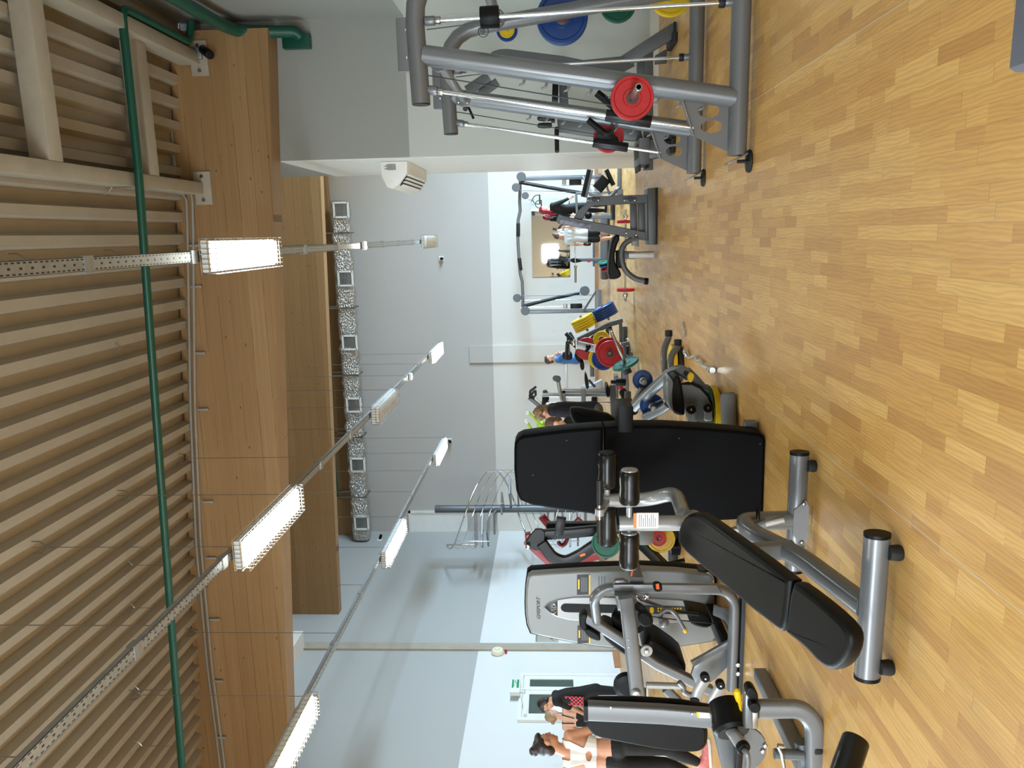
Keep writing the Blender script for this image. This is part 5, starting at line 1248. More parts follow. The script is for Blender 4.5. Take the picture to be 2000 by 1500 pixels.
# ================================================================ weight-stack machine used by the curly-haired boy
Ya = 10.2
t = thing('row_machine', 'silver weight-stack machine with bright guide rods and a round grey stop', 'weight machine', (-2.6, 10.3, 0))
S_ = 'silver_frame'
part('upright', MB().bar(TY(Ya, (1097, 764), (1192, 764)), .06, .06, up=(0, 1, 0)), S_, t)
part('upright', MB().bar(TY(Ya + .1, (1060, 771), (1200, 771)), .05, .05, up=(0, 1, 0)), S_, t)
part('guide_rod', MB().cyl(*TY(Ya + .2, (1066, 774), (1195, 774)), .016, 12).cyl(*TY(Ya + .2, (1066, 786), (1195, 786)), .016, 12), 'chrome', t)
part('top_cover', slab(MB(), [(1060, 768), (1066, 766), (1073, 774), (1072, 782), (1060, 796), (1058, 790)], (0, Ya + .1, 0), *FRONT, .2, .012), 'black_plastic', t)
part('crossbar', MB().bar(TY(Ya, (1101, 762), (1102, 790)), .06, .05), S_, t)
part('crossbar', MB().bar(TY(Ya, (1139, 758), (1140, 790)), .08, .06), S_, t)
part('arm', MB().tube(TY(Ya - .1, (1090, 744), (1094, 766), (1098, 782)), .025, 12, fil=.05), S_, t)
part('round_stop', MB().cyl(PY(1089, 740, Ya - .16), PY(1089, 740, Ya - .04), .045, 20, .01).cyl(PY(1085, 739, Ya - .14), PY(1085, 739, Ya - .06), .04, 20, .01), 'dark_grey_frame', t)
part('seat', slab(MB(), [(1183, 755), (1187, 753), (1191, 758), (1191, 776), (1184, 776)], (0, Ya - .1, 0), *FRONT, .3, .02, 1), 'black_vinyl', t)
part('weight_block', slab(MB(), [(1156, 772), (1166, 774), (1167, 788), (1156, 788)], (0, Ya + .1, 0), *FRONT, .2, .012), 'black_steel', t)
part('base', MB().bar([PY(1196, 752, Ya), PY(1200, 830, Ya)], .08, .08).bar([V((-2.6, Ya - .4, .05)), V((-2.6, Ya + .8, .05))], .08, .08).bar([V((-2.6, Ya + .1, .05)), V((-2.6, Ya + .1, .5))], .08, .08, up=(0, 1, 0)), 'dark_grey_frame', t)
part('leg_roller', MB().cyl(PY(1216, 764, 9.3), PY(1240, 806, 9.0), .05, 16, .012), 'black_vinyl', t)
part('selector_pin', MB().cyl(PY(1212, 758, 9.4), PY(1222, 760, 9.4), .01, 8).ball(PY(1212, 757, 9.4), .03), 'plate_red', t)
part('pivot', MB().ball(PY(1216, 786, 9.5), .06).bar(TZ((1206, 790, 9.4), (1222, 800, 9.2)), .08, .06), 'black_steel', t)

# exercise bike by the far wall and an upright trainer with handlebars
Yb_ = 16.5
t = thing('exercise_bike', 'low grey exercise bike with a black saddle near the far wall', 'exercise bike', (-3.9, 16.6, 0))
part('saddle', slab(MB(), [(1142, 729), (1145, 728), (1150, 745), (1150, 760), (1146, 762), (1142, 748)], (0, Yb_, 0), *FRONT, .2, .025, 1), 'black_vinyl', t)
part('body', slab(MB(), [(1136, 754), (1150, 755), (1176, 742), (1178, 752), (1178, 768), (1136, 766)], (0, Yb_ + .1, 0), *FRONT, .2, .02), S_, t)
part('seat_post', MB().bar(TY(Yb_, (1150, 742), (1162, 756)), .05, .05, up=(0, 1, 0)), 'black_steel', t)
q0, q1 = PY(1178, 732, Yb_), PY(1178, 775, Yb_)
part('base', MB().bar([V((q0.x, Yb_, .04)), V((q1.x, Yb_, .04))], .3, .07).bar([V((q1.x + .12, Yb_ + .1, .05)), PY(1174, 762, Yb_ + .1)], .12, .1, up=(0, 1, 0)), 'dark_grey_frame', t)
Ye = 13.9
t = thing('elliptical_trainer', 'upright trainer with a slanting grey mast and black handlebars above the curly-haired boy', 'exercise machine', (-3.6, 13.9, 0))
part('mast', MB().sweep(TY(Ye, (1033, 776), (1060, 798), (1100, 806), (1185, 812)), rrect(.07, .06, .015), up=(0, 1, 0), fil=.1), 'dark_grey_frame', t)
part('handlebar', MB().tube(TY(Ye - .05, (1036, 775), (1035, 764), (1045, 757), (1047, 755)), .022, 10, fil=.03).tube(TY(Ye - .1, (1037, 776), (1040, 767), (1046, 762), (1046, 773)), .022, 10, fil=.03), 'grip', t)
part('console', slab(MB(), [(1032, 772), (1046, 774), (1044, 780), (1034, 779)], (0, Ye - .05, 0), *FRONT, .05, .01), 'black_plastic', t)
part('side_rod', MB().cyl(*TY(Ye - .1, (1044, 776), (1060, 790)), .014, 10), 'chrome', t)
part('base', MB().aabb((-4.6, Ye, 0), (-3.5, Ye + .25, .16), .02).aabb((-4.1, Ye - .3, 0), (-3.9, Ye + .6, .1), .02), 'dark_grey_frame', t)
part('swing_arm', MB().tube(TY(Ye, (1065, 800), (1120, 820), (1180, 830)), .03, 10, fil=.1), S_, t)
Yl = 12.0
t = thing('stepper', 'trainer with two lime green levers with white tips above the black panel', 'exercise machine', (-3.9, 12.0, 0))
part('lever', MB().tube(TY(Yl, (1032, 805), (1033, 806), (1052, 826), (1062, 834)), .022, 10, fil=.03), 'lime', t)
part('lever', MB().tube(TY(Yl + .1, (1028, 822), (1036, 836), (1048, 848), (1060, 856)), .022, 10, fil=.08), 'lime', t)
part('lever_tip', MB().cyl(*TY(Yl, (1027, 808), (1033, 805)), .026, 10, .006).cyl(*TY(Yl + .1, (1026, 820), (1031, 826)), .028, 10, .006), 'white_plastic', t)
part('housing', slab(MB(), [(1048, 832), (1054, 826), (1060, 826), (1068, 838), (1070, 862), (1050, 862)], (0, Yl, 0), *FRONT, .2, .02), 'lime', t)
part('frame', MB().bar([(-4.35, Yl + .1, 1.5), (-4.35, Yl + .1, .08)], .14, .12, up=(0, 1, 0)).bar([(-4.8, Yl + .1, .05), (-3.7, Yl + .1, .05)], .3, .1), 'dark_grey_frame', t)

# ================================================================ black and red plate-loaded machine beyond the bench
Yr_ = 8.6
t = thing('chest_press_machine', 'black and dark red plate-loaded machine between the black panel and the silver tower', 'weight machine', (-3.6, 8.8, 0))
R_ = 'red_frame'; B_ = 'black_steel'
part('red_frame', MB().sweep(TY(Yr_ + .2, (1030, 1054), (1080, 1100), (1088, 1103), (1168, 1082)), rrect(.12, .09, .012), up=(0, 1, 0), fil=.06), R_, t)
part('top_cap', slab(MB(), [(1025, 1046), (1036, 1044), (1036, 1068), (1026, 1066)], (0, Yr_, 0), *FRONT, .12, .015), R_, t)
part('lever_plate', slab(MB(), [(1026, 1060), (1034, 1048), (1046, 1034), (1058, 1034), (1064, 1040), (1064, 1060), (1060, 1076), (1044, 1076), (1032, 1070)], (0, Yr_ - .05, 0), *FRONT, .05, .006), B_, t)
bolt(t, PY(1031, 1068, Yr_ - .1), (0, -1, 0), .03)
part('curved_arm', MB().sweep(TY(Yr_ - .05, (1058, 1060), (1080, 1090), (1104, 1098), (1130, 1086), (1166, 1062)), rrect(.13, .08, .012), up=(0, 1, 0), fil=.25), B_, t)
part('straight_arm', MB().sweep(TY(Yr_ + .05, (1048, 1045), (1120, 1040), (1200, 1032), (1240, 1028)), rrect(.12, .08, .012), up=(0, 1, 0)), B_, t)
part('cross_plate', slab(MB(), [(1088, 1012), (1106, 1014), (1100, 1046), (1082, 1048)], (0, Yr_, 0), *FRONT, .08, .006), B_, t)
part('red_strut', MB().sweep(TY(Yr_ + .5, (1058, 1008), (1082, 1038)), rrect(.09, .06, .01), up=(0, 1, 0)).sweep(TY(Yr_ + .5, (1134, 1014), (1112, 1038)), rrect(.09, .06, .01), up=(0, 1, 0)), R_, t)
part('red_handle', MB().tube(TY(Yr_ + .3, (1090, 1058), (1096, 1066), (1104, 1062), (1108, 1052)), .025, 10, fil=.03), R_, t)
part('badge', slab(MB(), [(1132, 1084), (1142, 1080), (1144, 1084), (1134, 1088)], (0, Yr_ - .098, 0), *FRONT, .004), 'label_orange', t)
part('plate_horn', MB().bar(TY(Yr_ - .2, (1170, 1064), (1186, 1090)), .06, .06, up=(0, 1, 0)), B_, t)
part('base_beam', MB().sweep(TZ((1250, 1060, 8.3), (1300, 1108, 7.9), (1345, 1100, 7.9)), rrect(.11, .09, .012), up=(0, 1, 0)).bar([V((-3.7, 8.3, .06)), V((-2.6, 8.3, .06))], .1, .1).bar([V((-3.5, 8.1, .06)), V((-3.5, 9.4, .06))], .1, .1), B_, t)
part('post', MB().bar([V((-3.5, 8.85, .1)), V((-3.5, 8.85, 1.5))], .1, .1, up=(0, 1, 0)), B_, t)
plate(PY(1183, 1062, Yr_ - .3), (.1, -1, .25), .165, .04, 'green', 'green plate on the black and red machine behind the bench rollers')
plate(PY(1291, 1052, 8.1), (.1, -1, .1), .155, .04, 'yellow', 'yellow plate low on the black and red machine')
plate(PY(1286, 1052, 8.03), (.1, -1, .1), .085, .03, 'red', 'small red plate in front of the low yellow plate')
c = PY(1275, 1040, 7.6)
t2 = thing('paper_towel_box', 'white rounded box in front of the red and yellow plates, below the bench post', 'box', tuple(c)) if False else None
part('white_guard', slab(MB(), [(1250, 1030), (1272, 1030), (1278, 1038), (1278, 1058), (1270, 1066), (1250, 1066)], (0, 7.75, 0), *FRONT, .1, .02), 'silver_shroud', t)
# ================================================================ incline press station
Y = 10.5
t = thing('incline_press_station', 'slate grey flat-steel press station on a plate base, with a slanting beam', 'weight bench', (.2, 10.5, 0))
D = 'dark_grey_frame'
part('base_plate', slab(MB(), [(1265, 368), (1281, 366), (1282, 478), (1267, 478)], (0, Y - .1, 0), *FRONT, .4, .006), D, t)
part('base_foot', MB().aabb((PY(1282, 477, Y).x, Y - .12, 0), (PY(1282, 367, Y).x, Y + .32, .02), .004), 'rubber', t)
part('post', slab(MB(), [(1145, 398), (1148, 385), (1200, 382), (1268, 380), (1268, 396), (1160, 402), (1150, 408), (1140, 424), (1132, 440), (1120, 428), (1128, 412)], (0, Y, 0), *FRONT, .1, .008), D, t)
part('slant_beam', slab(MB(), [(1086, 430), (1091, 418), (1110, 424), (1180, 437), (1262, 453), (1264, 470), (1240, 467), (1150, 448), (1090, 437)], (0, Y - .06, 0), *FRONT, .12, .01), D, t)
part('wear_plate', slab(MB(), [(1093, 428), (1110, 430), (1156, 439), (1153, 447), (1120, 441), (1094, 436)], (0, Y - .075, 0), *FRONT, .012, .002), 'sheet_pattern', t)
part('cross_tie', slab(MB(), [(1231, 397), (1244, 395), (1246, 458), (1232, 456)], (0, Y + .05, 0), *FRONT, .1, .008), D, t)
part('cross_tie', slab(MB(), [(1246, 396), (1260, 396), (1261, 458), (1248, 458)], (0, Y + .02, 0), *FRONT, .08, .008), D, t)
for x in (1160, 1231):
    p = part('peg_plate', slab(MB(), [(x - 14, 387), (x + 12, 386), (x + 12, 394), (x - 14, 394)], (0, Y - .03, 0), *FRONT, .03, .006), 'dark_grey_frame', t)
    part('peg', MB().cyl(PY(x, 390, Y - .16), PY(x, 390, Y), .027, 16, .004), 'black_steel', p)
    for dx in (-11, 9): bolt(p, PY(x + dx, 391, Y - .035), (0, -1, 0), .014)
for x, y in ((1223, 455), (1243, 459)): bolt(t, PY(x, y, Y - .075), (0, -1, 0), .014)
st = [(1188, 545), (1190, 500), (1196, 465), (1206, 458), (1212, 462), (1204, 482), (1200, 500), (1203, 518), (1212, 530), (1214, 540), (1202, 546)]
part('seat_pad', slab(MB(), st, (0, Y - .1, 0), *FRONT, .34, .03, 1, 3), 'black_vinyl', t)
part('seat_block', slab(MB(), [(1204, 490), (1213, 488), (1214, 524), (1205, 524)], (0, Y - .05, 0), *FRONT, .2, .015), 'black_plastic', t)
part('seat_tube', MB().tube(TY(Y - .05, (1246, 466), (1226, 470), (1214, 484), (1214, 510), (1222, 530), (1240, 545), (1262, 549)), .038, 14, fil=.15), 'dark_grey_frame', t)
part('seat_leg', slab(MB(), [(1214, 490), (1240, 491), (1241, 506), (1215, 506)], (0, Y, 0), *FRONT, .08, .008), 'dark_grey_frame', t)
part('leg_sleeve', MB().bar([V((PY(1250, 498, Y).x, Y + .04, .03)), V((PY(1250, 498, Y).x, Y + .04, .36))], .09, .09, up=(0, 1, 0)), 'steel', t)
part('foot_tip', MB().cyl(PY(1258, 549, Y - .05), PY(1266, 549.5, Y - .05), .046, 14, .006), 'black_plastic', t)
part('side_block', slab(MB(), [(1234, 462), (1248, 464), (1248, 482), (1235, 480)], (0, Y - .08, 0), *FRONT, .12, .01), 'silver_shroud', t)

# ================================================================ barbell lying on the floor
def barbell(x, y0, y1, Yb, R, th, colr, labs, bar_label, zc=None):
    a, b = PY(x, y0, Yb), PY(x, y1, Yb); z = R if zc is None else zc
    a = V((a.x, Yb, z)); b = V((b.x, Yb, z)); d = (a - b).normalized()
    t = thing('barbell', bar_label, 'barbell', tuple((a + b) / 2))
    part('bar', MB().cyl(b - d * .02, a + d * .02, .014, 12), 'steel', t)
    for p, s, lab in ((a, 1, labs[0]), (b, -1, labs[1])):
        part('sleeve', MB().cyl(p - d * .04 * s, p + d * .20 * s, .025, 14, .004), 'chrome', t)
        part('collar', MB().cyl(p + d * .06 * s, p + d * .12 * s, .045, 14, .006), 'chrome', t)
        plate(p, d * s, R, th, colr, lab)
    return t
barbell(1222, 433, 566, 13.25, .145, .05, 'red', ('red plate on the barbell end beside the incline station post', 'red plate on the free end of the barbell on the floor'), 'barbell lying on the floor behind the incline station seat')
# ================================================================ long platform with a barbell on an upright stand, by the mirror
Yp_ = 18.7
t = thing('bench_press_platform', 'long low grey platform with an upright stand in front of the far wall mirror', 'weight bench', (-.6, 18.8, 0))
x0, x1 = PY(1180, 546, Yp_).x, PY(1180, 418, Yp_).x
part('deck', MB().aabb((x0, Yp_, .05), (x1, Yp_ + .5, .20), .015), 'dark_grey_frame', t)
part('skid', MB().aabb((x0 + .02, Yp_ + .02, 0), (x1 - .02, Yp_ + .48, .05), .008), 'rubber', t)
part('rail', MB().bar([(x0 + .3, Yp_ + .45, .36), (x1, Yp_ + .45, .36)], .06, .05).bar([(x0 + .4, Yp_ + .45, .2), (x0 + .4, Yp_ + .45, .36)], .05, .05, up=(0, 1, 0)), 'dark_grey_frame', t)
part('stand', MB().bar(TY(Yp_ + .1, (1178, 507), (1110, 508)), .08, .07, up=(0, 1, 0)), 'dark_grey_frame', t)
part('red_tab', MB().aabb(*[PY(1150, 510, Yp_ + .05) + V((-.03, -.02, -.03)), PY(1150, 510, Yp_ + .05) + V((.03, .0, .03))]), 'plate_red', t)
part('cradle', slab(MB(), [(1114, 507), (1122, 503), (1134, 508), (1138, 511), (1122, 514), (1116, 512)], (0, Yp_ + .02, 0), *FRONT, .1, .012, 1), 'black_plastic', t)
part('mast', MB().bar(TY(Yp_ + .15, (1110, 508), (1095, 506)), .06, .05, up=(0, 1, 0)), 'black_steel', t)
a = PY(1124, 552, Yp_ + .0); b = PY(1122, 440, Yp_ + .0)
t = thing('barbell', 'empty chrome barbell resting in the stand in front of the far mirror', 'barbell', tuple((a + b) / 2))
c = PY(1124, 521, Yp_)
part('bar', MB().cyl(c, b, .014, 10), 'chrome', t); part('sleeve', MB().cyl(a, c, .027, 14, .004), 'steel', t); part('collar', MB().cyl(c - (b - c).normalized() * .02, c + (b - c).normalized() * .03, .04, 14, .004), 'chrome', t)
for i, (x, y, R, colr) in enumerate(((1166, 512, .15, 'green'), (1170, 514, .13, 'blue'), (1168, 519, .11, 'red'))):
    plate(V((PY(x, y, Yp_ - .1).x, Yp_ - .12 - .06 * i * 0, .02 + R + .18 - .02)) if False else V((PY(x, y, Yp_ - .05).x - .05 * i, Yp_ - .09, R)), V((.95, -.25, .2)), R, .03, colr, '%s plate leaning on the low platform by the far mirror' % colr)

# ================================================================ cable crossover against the far wall
Yx = 22.2
t = thing('cable_crossover', 'wide grey cable crossover frame with two towers joined by a wavy top bar', 'weight machine', (-.3, 22.2, 0))
tw = []
top = [(1016, 352), (1015, 395), (1016, 412), (1012, 430), (1011, 452), (1012, 480), (1014, 512), (1016, 535), (1020, 550), (1021, 575), (1021, 600)]
bar = part('top_bar', MB().tube([PY(x, y, Yx) for x, y in top], .045, 12), 'grey_frame', t)
for a, b in ((436, 462), (504, 528)):
    part('pull_up_grip', MB().cyl(PY(1012 + (a > 480) * 2, a, Yx), PY(1012 + (b > 510) * 5, b, Yx), .055, 12, .008), 'grip', bar)
for (y0, y1, s) in ((350, 300, -1), (580, 616, 1)):
    tp, bt = (1014, 1160) if s < 0 else (1019, 1172)
    X0 = PY(1100, 345 if s < 0 else 608, Yx).x
    for dy in (0, .5):
        part('upright', MB().bar([(X0 - .02, Yx + dy, .05), (X0 - .02, Yx + dy, PY(tp, y0, Yx).z)], .07, .06, up=(0, 1, 0)), G, t)
    Xm = PY(1100, 372 if s < 0 else 590, Yx).x
    for dx in (-.1, .1): part('guide_rod', MB().cyl((Xm + dx + s * -.05, Yx + .2, .2), (Xm + dx + s * -.05, Yx + .2, 2.3), .014, 10), 'chrome', t)
    part('weight_stack', MB().aabb((Xm - .14, Yx + .1, .66), (Xm + .14, Yx + .3, .98), .01) if False else MB().aabb((PY(1114, 355 if s < 0 else 599, Yx).x - .07, Yx + .1, PY(1136, 350, Yx).z), (PY(1114, 355 if s < 0 else 599, Yx).x + .07, Yx + .25, PY(1112, 350, Yx).z), .012), 'black_steel', t)
    part('stack_head', MB().aabb((PY(1104, 355 if s < 0 else 599, Yx).x - .06, Yx + .08, PY(1106, 350, Yx).z), (PY(1104, 355 if s < 0 else 599, Yx).x + .06, Yx + .25, PY(1098, 350, Yx).z), .006), 'steel', t)
    sx = [(1016, 356), (1070, 366), (1140, 378)] if s < 0 else [(1022, 598), (1080, 583), (1132, 572)]
    part('slide_tube', MB().tube(TY(Yx - .25, *sx), .05, 12), 'black_steel', t)
    for (x, y, r) in (((1018, 345, .13), (1008, 366, .12), (1026, 382, .10)) if s < 0 else ((1026, 607, .13), (1010, 582, .12), (1142, 568, .14))):
        pl = part('pulley_guard', MB().cyl(PY(x, y, Yx - .34), PY(x, y, Yx - .24), r, 20, .01), 'dark_grey_frame', t)
    part('cable', MB().tube(TY(Yx - .3, (1020, 345 if s < 0 else 605), (1150, 342 if s < 0 else 605)), .008, 6).tube(TY(Yx - .3, (1016, 372 if s < 0 else 578), (1160, 376 if s < 0 else 576)), .008, 6), 'cable', t)
    xb = [PY(1164, 356 if s < 0 else 612, Yx - .3), PY(1164, 392 if s < 0 else 566, Yx - .3)]
    part('base', MB().bar([V((xb[0].x, Yx - .3, .08)), V((xb[1].x, Yx - .3, .08))], .1, .14).bar([V((X0, Yx - .3, .05)), V((X0, Yx + .6, .05))], .09, .1), G, t)
    part('brace', MB().bar([V((X0, Yx - .05, .5)), V((xb[1].x, Yx - .25, .12))], .06, .05), G, t)
p = PY(1040, 390, Yx - .4)
hg = part('cable_handle', MB().tube([p + V((0, 0, .12)), p + V((0, 0, .02))], .006, 6).tube([p + V((.12, 0, -.2)), p + V((.12, 0, -.08)), p + V((.0, 0, .02)), p + V((-.12, 0, -.08)), p + V((-.12, 0, -.2))], .012, 8, fil=.08).cyl(p + V((-.13, 0, -.2)), p + V((.13, 0, -.2)), .02, 10), 'grip', t)

# dark benches folded beside the right cable tower
Yd = 15.8
t = thing('adjustable_bench', 'black padded adjustable bench on a tube frame beside the pier', 'weight bench', (1.0, 15.8, 0))
part('back_pad', MB().sweep(TY(Yd, (1138, 384), (1150, 332)), rrect(.26, .07, .02), up=(0, 0, 1)), 'black_vinyl', t)
part('back_rail', MB().sweep(TY(Yd, (1144, 386), (1156, 332)), rrect(.06, .06, .01), up=(0, 0, 1)), G, t)
part('seat_pad', MB().sweep(TY(Yd - .4, (1198, 362), (1184, 332)), rrect(.26, .07, .02), up=(0, 0, 1)), 'black_vinyl', t)
part('knee_pad', MB().sweep(TY(Yd - .3, (1184, 348), (1166, 370)), rrect(.07, .22, .03), up=(0, 0, 1)), 'black_vinyl', t)
part('frame', MB().tube(TY(Yd, (1150, 380), (1190, 388), (1212, 364), (1214, 330)), .03, 10, fil=.08).tube(TY(Yd - .3, (1210, 366), (1186, 388), (1150, 376)), .03, 10).tube(TY(Yd - .2, (1182, 354), (1192, 384)), .022, 10), G, t)
part('base', MB().bar([V((.7, Yd - .1, .04)), V((1.8, Yd - .1, .04))], .08, .08).bar([V((.75, Yd - .5, .04)), V((.75, Yd + .3, .04))], .08, .08), G, t)
t = thing('roller_stand', 'small grey stand with a round black weight behind the incline station', 'weight stand', (.75, 17.5, 0))
part('arm', MB().bar(TY(17.5, (1125, 377), (1127, 418)), .06, .05), G, t)
part('ball_weight', MB().ball(PY(1149, 421, 17.5), .085), 'black_plastic', t)
part('upright', MB().bar([V((PY(1150, 424, 17.5).x, 17.5, .05)), V((PY(1150, 424, 17.5).x, 17.5, PY(1135, 424, 17.5).z))], .09, .07, up=(0, 1, 0)), G, t)
part('upright', MB().bar([V((PY(1125, 377, 17.5).x, 17.5, .05)), PY(1125, 378, 17.5)], .05, .05, up=(0, 1, 0)), G, t)
part('base', MB().aabb((PY(1180, 430, 17.5).x, 17.2, 0), (PY(1180, 375, 17.5).x, 17.8, .06), .01), 'black_steel', t)

# ================================================================ spiral stair in the far corner
Ys_ = 20.6
c = PY(900, 994, Ys_); cx, cy = c.x, Ys_
t = thing('spiral_stair', 'grey spiral stair with a chrome railing round a thick pole in the far left corner', 'stair', (cx, cy, 0))
zt_ = PY(850, 994, Ys_).z
part('pole', MB().cyl((cx, cy, 0), (cx, cy, zt_), .11, 24), 'dark_grey_frame', t)
n = 17; R = 1.10; ztop = PY(930, 994, Ys_).z
a_top = math.radians(-182); da = math.radians(30)
rail = []; posts = []
for i in range(n):
    z = ztop - .205 * i; a = a_top + da * i
    if z < .15: break
    a0, a1 = a - da * .55, a + da * .55
    poly = [(.09 * math.cos(a0), .09 * math.sin(a0)), (R * math.cos(a0), R * math.sin(a0)), (R * math.cos(a1), R * math.sin(a1)), (.09 * math.cos(a1), .09 * math.sin(a1))]
    part('tread', MB().prism(poly, (cx, cy, z), (1, 0, 0), (0, 1, 0), .05, .004), G, t)
    e = V((cx + R * math.cos(a), cy + R * math.sin(a), z)); posts.append((e, i))
for k in range(len(posts) * 4 - 3):
    i = k / 4; a = a_top + da * i; z = ztop - .205 * i
    rail.append(V((cx + R * math.cos(a), cy + R * math.sin(a), z)))
rl_ = part('handrail', MB().tube([rail[0] + V((0, 0, .02))] + [p + V((0, 0, .90)) for p in rail], .026, 10), 'chrome', t)
for h in (.25, .47, .69): part('railing_rod', MB().tube([p + V((0, 0, h)) for p in rail], .009, 6), 'chrome', rl_)
for e, i in posts[::2]: part('baluster', MB().cyl(e + V((0, 0, -.02)), e + V((0, 0, .9)), .014, 8), 'chrome', rl_)
# ================================================================ people
def capsule(mb, a, b, ra, rb, n=14):
    a, b = V(a), V(b); d = b - a; L = d.length
    if L < 1e-5: return mb.ball(a, ra, n, 8)
    d.normalize(); pr = []
    for i in range(5):
        t = -PI/2 + PI/2 * i / 4; pr.append((max(.0008, ra * math.cos(t)), ra * math.sin(t)))
    for i in range(5):
        t = PI/2 * i / 4; pr.append((max(.0008, rb * math.cos(t)), L + rb * math.sin(t)))
    return mb.lathe(pr, a, d, n)
def fuse(mb, name, m, parent, voxel=.009, smooth=5, label=None):
    """weld overlapping closed shapes into one continuous skin"""
    me = mesh_of('tmp', mb, None, INV[parent.name], 0)
    o = bpy.data.objects.new(name, me); COL.objects.link(o)
    r = o.modifiers.new('r', 'REMESH'); r.mode = 'VOXEL'; r.voxel_size = voxel
    s = o.modifiers.new('s', 'SMOOTH'); s.factor = .5; s.iterations = smooth
    dg = bpy.context.evaluated_depsgraph_get()
    m2 = bpy.data.meshes.new_from_object(o.evaluated_get(dg)); m2.name = name
    o.modifiers.clear(); o.data = m2; bpy.data.meshes.remove(me)
    m2.polygons.foreach_set('use_smooth', [True] * len(m2.polygons))
    m2.materials.clear(); m2.materials.append(MT[m]); o.parent = parent; INV[o.name] = INV[parent.name]
    if label: o['label'] = label
    return o
def lerp(a, b, t): return V(a) + (V(b) - V(a)) * t
def hand(mb, w, d, side, H, curl=.5):
    """palm, four unequal bent fingers and a thumb from the side of the palm"""
    d = V(d).normalized(); q = V((0, 0, 1)) if abs(d.z) < .8 else V((0, -1, 0))
    s = (d.cross(q)).normalized() * side; nrm = s.cross(d).normalized(); u = H / 1.75
    k = V(w) + d * .085 * u
    for i in range(4): capsule(mb, V(w) + s * (.012 * (i - 1.5)) * u + d * .01 * u, k + s * (.019 * (i - 1.5)) * u, .013 * u, .011 * u, 8)
    for i, L in enumerate((.062, .074, .080, .070)):
        b = k + s * (.019 * (i - 1.5)) * u; m = b + (d * (1 - curl * .4) + nrm * curl * .7).normalized() * L * .55 * u
        e = m + (d * (1 - curl) + nrm * curl * 1.1).normalized() * L * .5 * u
        capsule(mb, b, m, .0095 * u, .009 * u, 8); capsule(mb, m, e, .009 * u, .0075 * u, 8)
    tb = V(w) + d * .03 * u + s * .028 * u
    tm = tb + (d * .6 + s * .7 + nrm * .2).normalized() * .035 * u; capsule(mb, tb, tm, .012 * u, .010 * u, 8); capsule(mb, tm, tm + (d * .9 + s * .25 + nrm * .3).normalized() * .03 * u, .010 * u, .008 * u, 8)
